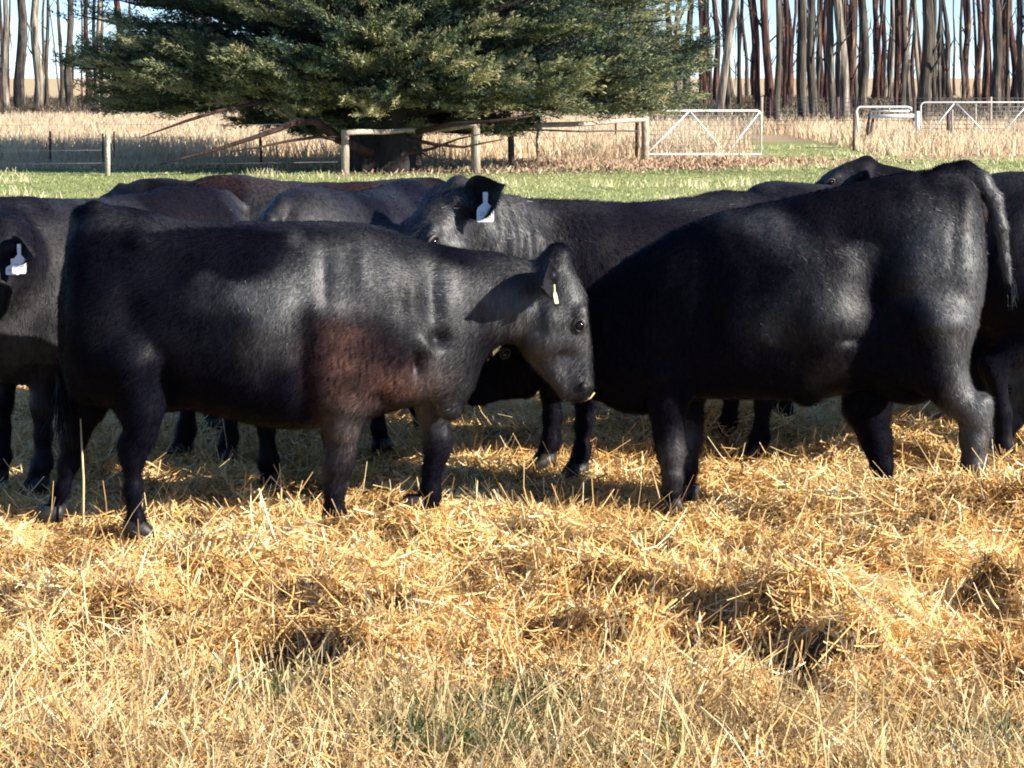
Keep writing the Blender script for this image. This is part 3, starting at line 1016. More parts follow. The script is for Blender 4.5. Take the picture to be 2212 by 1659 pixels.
def field(c, V, lst, near=None):
    """sum of soft bumps given at photo pixels on a cow's near side: (px,py,lat,rx,rz,amp)"""
    t = np.zeros(len(V))
    for (px, py, lat, rx, rz, am) in lst:
        p = c.loc(px, py, lat)
        t += am * np.exp(-((V[:, 0] - p[0]) / rx) ** 2 - ((V[:, 2] - p[2]) / rz) ** 2)
    return t

def plain_coat():
    m, t, b = nodes('bare_black_skin')
    n = noise(t, 40, 4, mapping(t, (1, 1, 1)))
    t.links.new(ramp(t, n, [(.3, (.02, .017, .017)), (.7, (.05, .042, .042))]), b.inputs['Base Color'])
    b.inputs['Roughness'].default_value = .45
    return m
M_COATP = plain_coat()
M_BLACK = simple('nostril_black', (0.006, 0.005, 0.005), .6)

def tail_switch(parent, p, L=.28, r=.03, seed=0):
    rr = np.random.default_rng(seed); n = 220
    P = np.array(p)[None] + rr.normal(0, .009, (n, 3))
    d = unit(np.stack([rr.normal(-.05, .10, n), rr.normal(0, .10, n), -np.ones(n)], -1))
    sd = unit(np.cross(d, rr.normal(size=(n, 3))))
    V, F, A = ribbons(P, d, rr.uniform(.5, 1.1, n) * L, rr.uniform(.004, .008, n), rr.normal(0, .08, (n, 3)), sd, 4, .8, np.zeros(n))
    link('tail_switch', mesh_np('tail_switch', V, F, {'tint': A, 'dust': A + .08}), M_FUR, parent)  # 'dust' = painted sunlit grey

# ---- the generic animal
def generic(label, pos, hdg, scale=1.0, h=.02, seed=1, neck='level', yaw=0.0, fur=14000, tintf=None, tags=(), legs=None, ears=(1, -1), group=None,
            tail=True, headpose=None, wide=1.0, cowdisp=None, ln=.02, headat=None, dustf=None, headsc=.86, **hk):  # dustf: painted sunlit grey of the coat
    c = Cow(label, pos, hdg, h, seed, group)
    k = scale
    Z = lambda v: v * k
    tor = [(-.86, 1.16, .95, .07), (-.80, 1.25, .72, .15), (-.70, 1.31, .60, .22), (-.52, 1.335, .55, .275), (-.28, 1.31, .50, .32), (0, 1.29, .46, .355),
           (.25, 1.30, .45, .345), (.48, 1.31, .47, .29), (.64, 1.26, .52, .22), (.78, 1.14, .60, .15), (.84, 1.05, .68, .09)]
    c.sc.loft((0, 0, 0), (1, 0, 0), (0, 0, 1), [(a * k, b * k, d * k, e * k * wide) for a, b, d, e in tor], k=.04, pear=.16, e=2.35)
    # hips, tail head
    for w in (-1, 1):
        c.sc.ell((-.60 * k, w * .13 * k, .92 * k), (.18 * k, .13 * k, .26 * k), .06)
        c.sc.ell((.42 * k, w * .15 * k, .92 * k), (.15 * k, .11 * k, .26 * k), .06)
        lx = (legs or {}).get(('h', w), 0.0); fx = (legs or {}).get(('f', w), 0.0)
        c.sc.chain([(-.52 * k, w * .17, .80 * k, .145 * k), (-.48 * k + lx * .3, w * .18, .66 * k, .11 * k), (-.70 * k + lx * .8, w * .175, .47 * k, .053 * k), (-.655 * k + lx, w * .17, .28 * k, .036 * k),
                    (-.64 * k + lx, w * .17, .12 * k, .038 * k), (-.61 * k + lx, w * .17, .05, .045)], .045)
        c.sc.cone((-.73 * k + lx * .8, w * .175, .50 * k), (-.70 * k + lx * .8, w * .175, .44 * k), .035, .04, .03)
        c.hoof((-.60 * k + lx, w * .17, .0))
        c.sc.chain([(.44 * k, w * .17, .78 * k, .12 * k), (.41 * k + fx * .3, w * .165, .62 * k, .085 * k), (.45 * k + fx * .7, w * .16, .38 * k, .049 * k), (.45 * k + fx, w * .16, .25 * k, .034 * k),
                    (.455 * k + fx, w * .16, .12 * k, .037 * k), (.49 * k + fx, w * .16, .05, .044)], .045)
        c.hoof((.50 * k + fx, w * .16, .0))
    if tail:
        c.sc.chain([(-.78 * k, 0, 1.27 * k, .035), (-.89 * k, 0, 1.20 * k, .030), (-.93 * k, .01, .95 * k, .022), (-.92 * k, .02, .62 * k, .016)], .03)
        tail_switch(c.o, (-.92 * k, .02, .64 * k), .30, seed=seed)
    if headpose is None:
        headpose = {'level': ((1.12, 0, 1.32), (.75, 0, -.66)), 'down': ((1.22, 0, .62), (.35, 0, -.93)), 'up': ((1.05, 0, 1.52), (.85, 0, -.5))}[neck]
        headpose = (tuple(v * k for v in headpose[0]), headpose[1])
        cy, sy = cos(yaw), sin(yaw)
        bx = .7 * k
        O = headpose[0]; O = (bx + (O[0] - bx) * cy, (O[0] - bx) * sy, O[2])
        a = headpose[1]; a = (a[0] * cy, a[0] * sy, a[2])
    else:
        O, a = headpose
    if headat is not None:
        q = at(*headat) - c.pos
        O = (q[0] * cos(-hdg) - q[1] * sin(-hdg), q[0] * sin(-hdg) + q[1] * cos(-hdg), q[2])
    O = np.array(O, float); a = unit(a)
    n = np.array([a[0], a[1], 0]); n = unit(n) * abs(a[2]) + np.array([0, 0, 1]) * np.linalg.norm(a[:2]) if a[2] < 0 else np.array([0, 0, 1.0])
    n = unit(n - a * np.dot(a, n))
    sc = headsc * k
    b0 = np.array([.62 * k, 0, .93 * k]); e0 = O + a * .10 * sc - n * .07 * sc
    mid = (b0 + e0) / 2 + np.array([0, 0, .02])
    c.sc.chain([(*b0, .25 * k), (*mid, .185 * k), (*e0, .11 * k)], .09, .80)
    c.sc.chain([(.55 * k, 0, 1.18 * k, .11 * k), (*(O - n * .06 - a * .0), .065 * k)], .08, .8)
    c.head(O, a, n, sc, tags=tags, ears=ears, **hk)
    c.tintf = tintf; c.disp = cowdisp; c.dustf = dustf
    c.finish(fur, ln=ln, wd=.0032)
    return c

# ---- A: the cow in front
def cow_front():
    c = Cow('black cow nearest the camera, walking right with lowered head and reddish brown elbow', (-1.06, 9.85), radians(8), .0105, 3)
    L = c.loc
    tor = []
    INF = 9
    for (px, t, b, hw) in ((128, 640, 800, .05), (138, 560, 850, .10), (160, 490, 872, .155), (195, 452, 880, .20), (240, 441, 885, .235), (300, 448, 878, .275), (400, 474, 890, .325), (500, 480, 912, .36),
                           (600, 474, 928, .365), (700, 476, 928, .34), (780, 482, 915, .30), (850, 494, 895, .25), (910, 515, 880, .21), (965, 527, 872, .175), (1010, 535, 826, .14),
                           (1060, 541, 768, .115), (1110, 551, 738, .105), (1160, 566, 712, .085), (1185, 580, 680, .06)):
        p = L(px, t + 3, 0); q = L(px, b - INF, 0)
        tor.append((p[0], p[2], q[2], hw * .95))
    c.sc.loft((0, 0, 0), (1, 0, 0), (0, 0, 1), tor, k=.035, pear=.14, e=2.3)
    for w in (-1, 1):
        p = L(222, 700, 0); c.sc.ell((p[0], w * .13, p[2]), (.15, .13, .28), .05)
        p = L(258, 780, 0); c.sc.ell((p[0] + .03, w * .17, p[2]), (.13, .085, .17), .06)
        p = L(810, 670, 0); c.sc.ell((p[0], w * .17, p[2]), (.17, .10, .24), .06, .25)
        p = L(870, 770, 0); c.sc.ell((p[0], w * .13, p[2]), (.11, .08, .12), .05)
    # brisket and dewlap folds
    p = L(985, 800, 0); c.sc.ell((p[0], 0, p[2]), (.09, .10, .13), .06)
    a_, b_ = L(1000, 760, 0), L(972, 880, 0); c.sc.cone((a_[0], -.03, a_[2]), (b_[0], -.03, b_[2]), .045, .05, .05)
    # far hind
    f = .2
    c.sc.chain([c.px(205, 790, f, 0.1300), c.px(187, 868, f, 0.0930), c.px(162, 945, f, 0.0522), c.px(150, 1000, f, 0.0391), c.px(134, 1058, f, 0.0261), c.px(118, 1092, f, 0.0296)], .04)
    n_ = -.2
    c.sc.chain([c.px(285, 790, n_, 0.1400), c.px(305, 880, n_, 0.0911), c.px(304, 940, n_, 0.0574), c.px(288, 985, n_, 0.0435), c.px(287, 1060, n_, 0.0322), c.px(296, 1130, n_, 0.0348), c.px(302, 1165, n_, 0.0348)], .045)
    p = c.loc(276, 960, n_); q = c.loc(280, 1000, n_); c.sc.cone((p[0], n_, p[2]), (q[0], n_, q[2]), .045, .035, .04)
    # near fore
    n_ = -.17
    c.sc.chain([c.px(765, 800, n_, 0.1116), c.px(750, 870, n_, 0.0930), c.px(737, 930, n_, 0.0679), c.px(733, 985, n_, 0.0557), c.px(728, 1012, n_, 0.0505), c.px(722, 1060, n_, 0.0348), c.px(722, 1105, n_, 0.0374), c.px(726, 1135, n_, 0.0374)], .045)
    # far fore, stepping
    f = .13
    c.sc.chain([c.px(925, 820, f, 0.1023), c.px(938, 885, f, 0.0679), c.px(947, 950, f, 0.0522), c.px(945, 975, f, 0.0470), c.px(934, 1015, f, 0.0322), c.px(930, 1065, f, 0.0365), c.px(925, 1085, f, 0.0365), c.px(902, 1100, f, 0.0313)], .035)
    p = c.loc(302, 1180, -.2); c.hoof((p[0], -.2, .0))
    p = c.loc(730, 1150, -.17); c.hoof((p[0], -.17, .0))
    p = c.loc(105, 1112, .2); c.hoof((p[0], .2, .0), (-1, 0))
    p = c.loc(888, 1118, .13); c.hoof((p[0], .13, max(p[2], .015)), (-1, .1))
    # udder / flank fold
    p = c.loc(345, 850, -.08); c.sc.ell((p[0], -.05, p[2]), (.12, .10, .07), .06)
    # tail lying down the far side of the rump
    c.sc.chain([c.px(205, 455, 0, .04), c.px(176, 470, .03, .036), c.px(158, 540, .06, .028), c.px(142, 680, .09, .022), c.px(133, 800, .10, .018)], .03)
    pt = c.loc(133, 810, .10); tail_switch(c.o, (pt[0], .10, pt[2]), .26, seed=3)
    # head
    O = c.loc(1207, 552, 0); O = np.array([O[0], 0, O[2]])
    M = c.loc(1262, 860, -.04); M = np.array([M[0], -.03, M[2]])
    a = unit(M - O); n = np.array([1, -.10, .1]); n = unit(n - a * np.dot(a, n)); l = np.cross(n, a)
    q1 = c.loc(1120, 660, 0)
    c.sc.cone((q1[0], 0, q1[2]), O + a * .22 - n * .10, .145, .11, .05, .72)
    c.head(O, a, n, np.linalg.norm(M - O) / .632, ears=(1, -1), earL=.25, earW=.082, earf=(.12, 1.0),
           ear_dir=lambda w, a, n, l: (l * w * .95 + (-n * .22 - a * .02) if (l * w)[1] < 0 else l * w * .45 - n * .95 - a * .02),
           tags=((1 if l[1] < 0 else -1, dict(off=.62, fo=.034, w=.034, h=.08, mat=M_TAGY, ink=False, nrm=(.85, -.6, 0), dz=-.03, label='small pale yellow tag')),))
    # nostril wing and mouth corner on both sides
    sc_ = np.linalg.norm(M - O) / .632
    for w in (-1, 1):
        V, F = sphere(O + (a * .575 + n * .004) * sc_ + l * w * .067 * sc_, .019)
        link('nostril', mesh_np('nostril', V, F), M_BLACK, c.o)
    # pale sliver added to imitate the wet glint on the muzzle
    mb = MB(); e1 = c.loc(1262, 866, -.06); e2 = c.loc(1284, 848, -.06)
    mb.tube([(e1[0], -.06, e1[2]), ((e1[0] + e2[0]) / 2 + .004, -.066, (e1[2] + e2[2]) / 2 - .004), (e2[0], -.06, e2[2])], .0042, 6)
    tag(mb.build('lip_glint', M_STEMS, None), 'pale sliver added as the wet glint on the lips of the front cow', 'straw').matrix_world = Matrix.Translation(c.pos) @ Matrix.Rotation(c.hd, 4, 'Z')
    e = [c.loc(*q) for q in ((750, 770, -.3), (860, 835, -.25), (735, 880, -.25), (480, 540, -.3))]
    def tint(V):
        t = np.zeros(len(V))
        for (q, rx, rz, s) in ((e[0], .13, .17, .42), (e[1], .15, .08, .85), (e[2], .09, .20, .32)):
            t += s * np.exp(-((V[:, 0] - q[0]) / rx) ** 2 - ((V[:, 2] - q[2]) / rz) ** 2)
        t *= np.clip(.72 + .30 * noise3(V, 34, 9) + .22 * noise3(V, 11, 19), 0, 1.2) * (V[:, 1] < .05)
        return np.clip(t, 0, 1) + .02
    c.tintf = tint
    x0 = c.loc(990, 700, -.2)[0]
    def disp(V, Nn):
        u = V[:, 0] - x0
        side = np.abs(Nn[:, 1])
        d = .0045 * np.exp(-(u / .26) ** 2) * noise3(V * np.array([1.8, 1, .8]), 17, 2) * side
        m2 = np.exp(-((u + .80) / .25) ** 2) * np.exp(-((V[:, 2] - .70) / .20) ** 2)
        d += .0045 * m2 * noise3(V * np.array([1.7, 1, .45]), 20, 8) * side
        d += .006 * noise3(V, 20, 12) * np.exp(-((V[:, 2] - 1.15) / .25) ** 2) * np.exp(-((u + .9) / .45) ** 2)
        d += 1.3 * side * field(c, V, [(375, 575, -.25, .13, .09, -.035), (655, 800, -.3, .05, .22, -.030), (345, 830, -.25, .06, .12, -.025), (940, 640, -.2, .045, .13, -.022), (950, 735, -.2, .045, .035, -.034), (905, 790, -.2, .03, .06, -.028), (1165, 690, -.1, .03, .09, -.014), (1190, 740, -.1, .10, .05, .010), (1225, 770, -.08, .05, .03, -.010), (870, 640, -.2, .03, .12, -.012), (820, 870, -.2, .05, .04, -.02),
                                 (300, 520, -.2, .05, .04, .022), (920, 745, -.2, .05, .04, .022), (560, 680, -.3, .2, .14, .02), (780, 560, -.2, .035, .10, .010), (1040, 700, -.1, .04, .12, -.012),
                                 (700, 600, -.2, .03, .12, -.012), (240, 640, -.2, .07, .12, .012)])
        return d
    def dust(V):  # neck, shoulder and face painted sunlit, upper flank and rump left shade-dark
        b = .12 + field(c, V, [(760, 590, -.25, .20, .17, .75), (960, 640, -.2, .24, .14, .85), (1130, 650, -.15, .14, .16, .8), (1230, 720, -.1, .14, .25, .85), (590, 720, -.3, .11, .17, .62), (560, 640, -.3, .2, .06, .5),
                               (740, 920, -.2, .10, .22, .35), (500, 478, -.1, .5, .035, .45), (935, 900, -.1, .12, .18, .6), (450, 600, -.3, .06, .06, .4), (950, 800, -.1, .10, .12, .4), (640, 515, -.2, .03, .03, .5),
                               (230, 470, -.1, .10, .06, .25), (480, 545, -.3, .18, .09, -.5), (650, 860, -.3, .05, .10, -.1)])
        b = b * (1 + .34 * noise3(V, 12, 21)) + .12 * noise3(V, 28, 22) * (b > .2)
        return np.clip((b - .12) * 1.6, 0.0, 1) ** 1.2
    c.dustf = dust
    c.disp = disp
    c.finish(190000, ln=.026, wd=.0020)
    return c
A = cow_front()

# ---- D: the big cow on the right, seen from its left rear
def cow_right():
    hd = math.atan2(.24, -1)
    c = Cow('large black cow on the right, rump towards the right edge, long grey tail arched out', (1.30, 10.15), hd, .0115, 5)
    L = c.loc
    tor = []
    for (px, t, b, hw) in ((2126, 440, 640, .07), (2112, 395, 740, .14), (2085, 370, 800, .20), (2030, 364, 835, .255), (1950, 370, 850, .30), (1860, 388, 852, .335), (1770, 408, 866, .365), (1680, 430, 872, .37),
                           (1600, 446, 866, .35), (1530, 464, 866, .31), (1460, 492, 882, .265), (1400, 524, 902, .23), (1340, 562, 894, .20), (1290, 604, 870, .17), (1240, 655, 865, .145), (1190, 715, 865, .12)):
        p = L(px, t + 5, 0); q = L(px, b - 9, 0)
        tor.append((p[0], p[2], q[2], hw * .95))
    tor.sort()
    c.sc.loft((0, 0, 0), (1, 0, 0), (0, 0, 1), tor, k=.035, pear=.14, e=2.3)
    for w in (-1, 1):
        p = L(2045, 600, 0); c.sc.ell((p[0], w * .15, p[2]), (.16, .14, .30), .05)
        p = L(2090, 530, 0); c.sc.ell((p[0], w * .10, p[2]), (.06, .08, .22), .05)
        p = L(1480, 680, 0); c.sc.ell((p[0], w * .17, p[2]), (.17, .11, .27), .06)
    n_ = .2
    # near hind with hock
    c.sc.chain([c.px(2025, 700, n_, 0.1600), c.px(2022, 790, n_, 0.1250), c.px(2060, 850, n_, 0.0766), c.px(2098, 890, n_, 0.0592), c.px(2104, 950, n_, 0.0505), c.px(2104, 1010, n_, 0.0435), c.px(2096, 1080, n_, 0.0374), c.px(2090, 1120, n_, 0.0374)], .045)
    p = c.loc(2122, 868, n_); q = c.loc(2118, 915, n_); c.sc.cone((p[0], n_, p[2]), (q[0], n_, q[2]), .042, .046, .035)
    # stifle
    p = L(1935, 750, .2); c.sc.ell((p[0], .18, p[2]), (.12, .08, .14), .07)
    # flank fold
    p, q = L(1830, 760, .28), L(1745, 850, .10)
    c.sc.cone((p[0], .25, p[2]), (q[0], .14, q[2]), .03, .045, .05)
    f = -.18
    c.sc.chain([c.px(1880, 790, f, 0.1400), c.px(1872, 880, f, 0.0977), c.px(1892, 950, f, 0.0653), c.px(1906, 1010, f, 0.0487), c.px(1908, 1070, f, 0.0374), c.px(1900, 1095, f, 0.0374)], .045)
    n_ = .17
    c.sc.chain([c.px(1445, 810, n_, 0.1116), c.px(1442, 880, n_, 0.0766), c.px(1443, 940, n_, 0.0557), c.px(1448, 975, n_, 0.0522), c.px(1452, 1030, n_, 0.0357), c.px(1450, 1075, n_, 0.0383), c.px(1446, 1100, n_, 0.0374)], .045)
    f = -.16
    c.sc.chain([c.px(1475, 820, f, 0.1300), c.px(1480, 900, f, 0.0740), c.px(1483, 950, f, 0.0609), c.px(1484, 1010, f, 0.0418), c.px(1480, 1060, f, 0.0435)], .045)
    for (px, py, lat) in ((2082, 1125, .2), (1896, 1100, -.18), (1442, 1108, .17), (1478, 1080, -.16)):
        p = c.loc(px, py, lat); c.hoof((p[0], lat, 0))
    # udder
    p = L(1960, 830, 0); c.sc.ell((p[0], 0, p[2]), (.12, .11, .08), .05)
    # tail
    tp = [c.px(2040, 378, 0, .045), c.px(2085, 372, 0, .045), c.px(2120, 392, .02, .040), c.px(2146, 430, .03, .034), c.px(2160, 490, .03, .028), c.px(2170, 560, .03, .022), c.px(2182, 622, .03, .014)]
    c.sc.chain(tp, .02)
    q = c.loc(2182, 615, .03); tail_switch(c.o, (q[0], .03, q[2]), .09, seed=8)
    # bare skin under the tail
    mb = MB(); pts = [c.loc(2108, 412, .02), c.loc(2126, 430, .02), c.loc(2134, 455, .02), c.loc(2134, 480, .02)]
    mb.tube([(p[0] + .012, .03, p[2]) for p in pts], [.012, .02, .022, .01], 8)
    mb.build('bare_skin', M_PINK, c.o)
    # neck and head, lowered beyond the front cow's head
    O = c.loc(1200, 690, 0); M = c.loc(1015, 850, 0)
    O = np.array([O[0], 0, O[2]]); M = np.array([M[0], 0, M[2]])
    a = unit(M - O); n = unit(np.array([.5, 0, 1.0])); n = unit(n - a * np.dot(a, n))
    q1, q2 = L(1330, 730, 0), L(1235, 770, 0)
    c.sc.cone((q1[0], 0, q1[2]), (q2[0], 0, q2[2]), .22, .16, .07, .75)
    c.head(O, a, n, min(1.0, np.linalg.norm(M - O) / .632))
    xr = c.loc(2040, 600, 0)[0]
    def disp(V, Nn):
        u = V[:, 0] - xr; side = np.abs(Nn[:, 1])
        m = np.exp(-((u - .05) / .2) ** 2) * np.exp(-((V[:, 2] - 1.05) / .25) ** 2)
        d = .006 * m * noise3(V, 26, 33) * side
        m2 = np.exp(-((u - .75) / .35) ** 2) * np.exp(-((V[:, 2] - .75) / .2) ** 2)
        d += .005 * m2 * noise3(V * np.array([1.6, 1, .7]), 22, 35) * side
        d += .004 * noise3(V, 30, 36) * np.exp(-((V[:, 2] - 1.25) / .12) ** 2)
        d += 1.25 * side * field(c, V, [(1890, 640, .3, .09, .22, -.045), (1840, 520, .25, .12, .08, -.03), (2062, 520, .2, .025, .14, -.009), (1540, 700, .3, .06, .2, -.025), (1790, 700, .35, .13, .12, .03),
                                 (1985, 600, .2, .08, .14, .015), (1975, 420, .2, .07, .04, .015), (1650, 600, .3, .2, .2, .01), (1880, 850, .25, .06, .08, -.02), (1840, 735, .3, .05, .02, -.02)])
        return d
    def dust(V):  # ham and tail painted sunlit, front third left shade-dark
        b = .08 + .8 / (1 + np.exp((V[:, 0] - c.loc(2116, 400, 0)[0]) * 60)) + field(c, V, [(2020, 560, .25, .14, .24, .85), (2085, 640, .15, .08, .35, .6), (2095, 880, .15, .12, .16, .6), (1790, 650, .35, .16, .16, .55), (1620, 480, .2, .16, .05, .6), (1700, 520, .2, .12, .07, .35),
                               (1850, 540, .2, .07, .04, .4), (1780, 810, .2, .09, .10, .5), (1700, 700, .3, .2, .12, .2), (1450, 990, .15, .10, .12, .5), (2060, 380, .1, .1, .03, .4)])
        b = b * (1 + .36 * noise3(V, 12, 51)) + .12 * noise3(V, 26, 52) * (b > .2)
        return np.clip((b - .12) * 1.6, 0.0, 1) ** 1.2
    c.dustf = dust
    c.disp = disp
    c.finish(170000, ln=.025, wd=.0021)
    return c
D = cow_right()

# ---- the animals behind
def wrinkles(x0, w=.16):
    def f(V, Nn):
        u = V[:, 0] - x0
        return .012 * np.exp(-(u / w) ** 2) * np.sin(u * 62 + 3.0 * noise3(V, 5, 3)) * np.clip(.6 + .6 * noise3(V, 9, 4), 0, 1.3) * np.abs(Nn[:, 1])
    return f
hC = math.atan2(-.55, -.9)
def lit_greyC(V):  # flank kept black as cast shadow, neck end and topline painted sunlit
    b = .85 / (1 + np.exp(-(V[:, 0] - .70) * 18)) + .40 * np.exp(-((V[:, 2] - 1.30) / .05) ** 2) * (.6 + .5 * noise3(V, 9, 2))
    return np.clip(b * (1 + .35 * noise3(V, 12, 21)), .0, 1)
generic('black cow behind, shaggy face left, bluish white tag hanging in its dark upright ear', (.66, 11.45), hC, 1.0, .0125, 11,
        headpose=((0, 0, 0), (.66, .12, -.72)), headat=(990, 410, 10.75), headsc=1.10, fur=80000, ears=(1, -1), cowdisp=wrinkles(.86), dustf=lit_greyC,
        tags=((1, dict(off=.62, fo=.018, w=.078, h=.135, nrm=(.52, .85, 0), dz=.0)),), legs={('f', 1): .02, ('h', 1): .05}, ln=.032, earL=.26, ear_dir=lambda w, a, n, l: (l * w * 1.0 + np.array([0, 0, .62])) if w > 0 else (-n * .9 - l * .2), earW=.095, tuft=1)
generic('black cow at the left edge with two white tags in its dark ear', (-1.98, 11.15), math.atan2(-.74, -.68), 1.03, .0135, 12,
        headpose=((0, 0, 0), (.6, -.1, -.8)), headat=(14, 494, 10.35), fur=60000, earL=.21, earW=.07, ear_dir=lambda w, a, n, l: l * w * .95 + np.array([0, 0, .02]),
        tags=((1, dict(off=.60, fo=.02, w=.062, h=.13, nrm=(.75, .65, 0), dz=.02, label='large white tag')),
              (1, dict(off=.36, fo=.03, w=.062, h=.07, nrm=(.75, .65, 0), dz=-.045, label='shorter white tag beside the large one'))))
brown = lambda V: np.clip(.10 + .12 * noise3(V, 8, 4), .02, .4)
generic('brownish black cow behind the front cow, widest of the backs above its spine', (-1.0, 12.75), radians(4), 1.03, .018, 13, tintf=brown, fur=30000,
        headpose=((1.15, 0, .75), (.5, 0, -.85)))
generic('blue-black cow in shade just above the front cow back, seen from behind', (-.72, 11.3), math.atan2(.9, .38), 1.05, .016, 14, fur=26000,
        headpose=((1.15, 0, .65), (.5, 0, -.85)))
generic('black cow whose low back shows farthest left beyond the others', (-1.62, 14.1), radians(-6), .97, .02, 15, fur=14000,
        headpose=((1.15, 0, .65), (.5, 0, -.85)))
generic('black cow with its back just above the large right cow shoulder', (1.95, 12.6), radians(176), 1.02, .018, 16, fur=26000,
        headpose=((1.15, 0, .65), (.5, 0, -.85)))
generic('black cow raising its poll above the large right cow back', (3.25, 14.3), radians(183), .97, .018, 17, fur=20000,
        headpose=((1.10, 0, 1.38), (.85, 0, -.5)))
generic('black cow cut by the right edge, behind the arched tail', (3.05, 11.3), radians(4), 1.09, .016, 18, fur=36000,
        headpose=((1.15, 0, .65), (.5, 0, -.85)))
generic('black cow at the right edge with shaggy head lowered to the straw', (3.72, 12.75), radians(186), .95, .018, 19, fur=30000,
        headpose=((0, 0, 0), (.25, 0, -.95)), headat=(2205, 742, 12.05), ln=.04, dustf=lambda V: np.clip(.15 + .8 * (V[:, 0] > .8) + .2 * noise3(V, 14, 5), 0, 1))  # dustf: front end painted sunlit grey, the rest left dark

# ------------------------------------------------------------------ cypress
def spray_proto(seed, n=34):
    r = np.random.default_rng(seed)
    t = r.random(n)
    P = np.stack([t * .56, r.normal(0, .085, n) * (1.15 - t * .8), r.normal(0, .028, n) + .05 * t * t], -1)
    side = np.sign(P[:, 1] + 1e-6)
    d = unit(np.stack([np.ones(n) * .9, side * r.uniform(.1, 1.0, n), r.normal(.15, .45, n)], -1))
    sd = unit(np.cross(d, r.normal(size=(n, 3))))
    return P, d, sd, r.uniform(.035, .085, n), r.uniform(.012, .024, n), r.random(n)

def foliage_at(C, D, S, rnd, seed=0, n=34):
    """C centres, D directions, S sizes -> merged sprays"""
    r = np.random.default_rng(seed)
    out = []
    protos = [spray_proto(seed * 10 + i, n) for i in range(6)]
    pick = r.integers(0, 6, len(C))
    for i in range(6):
        m = pick == i
        if not m.any(): continue
        P, d, sd, Lf, Wf, rr = protos[i]
        c, dd, s, rn = C[m], unit(D[m]), S[m], rnd[m]
        up = unit(np.array([0, 0, 1.0])[None] + r.normal(0, .22, c.shape))
        y = unit(np.cross(up, dd)); z = np.cross(dd, y)
        R = np.stack([dd, y, z], 1)
        Pw = c[:, None] + np.einsum('kj,njl->nkl', P, R) * s[:, None, None]
        dw = np.einsum('kj,njl->nkl', d, R); sw = np.einsum('kj,njl->nkl', sd, R)
        K = Pw.reshape(-1, 3); k = len(c)
        ra = np.clip(np.repeat(rn, len(P)) + np.tile(rr - .5, k) * .22, 0, 1)
        LL = np.tile(Lf, k) * np.repeat(s, len(P)); WW = np.tile(Wf, k) * np.repeat(s, len(P))
        out.append(ribbons(K, dw.reshape(-1, 3), LL, WW, np.zeros((len(K), 3)), sw.reshape(-1, 3), 1, .5, ra))
    return join(out)

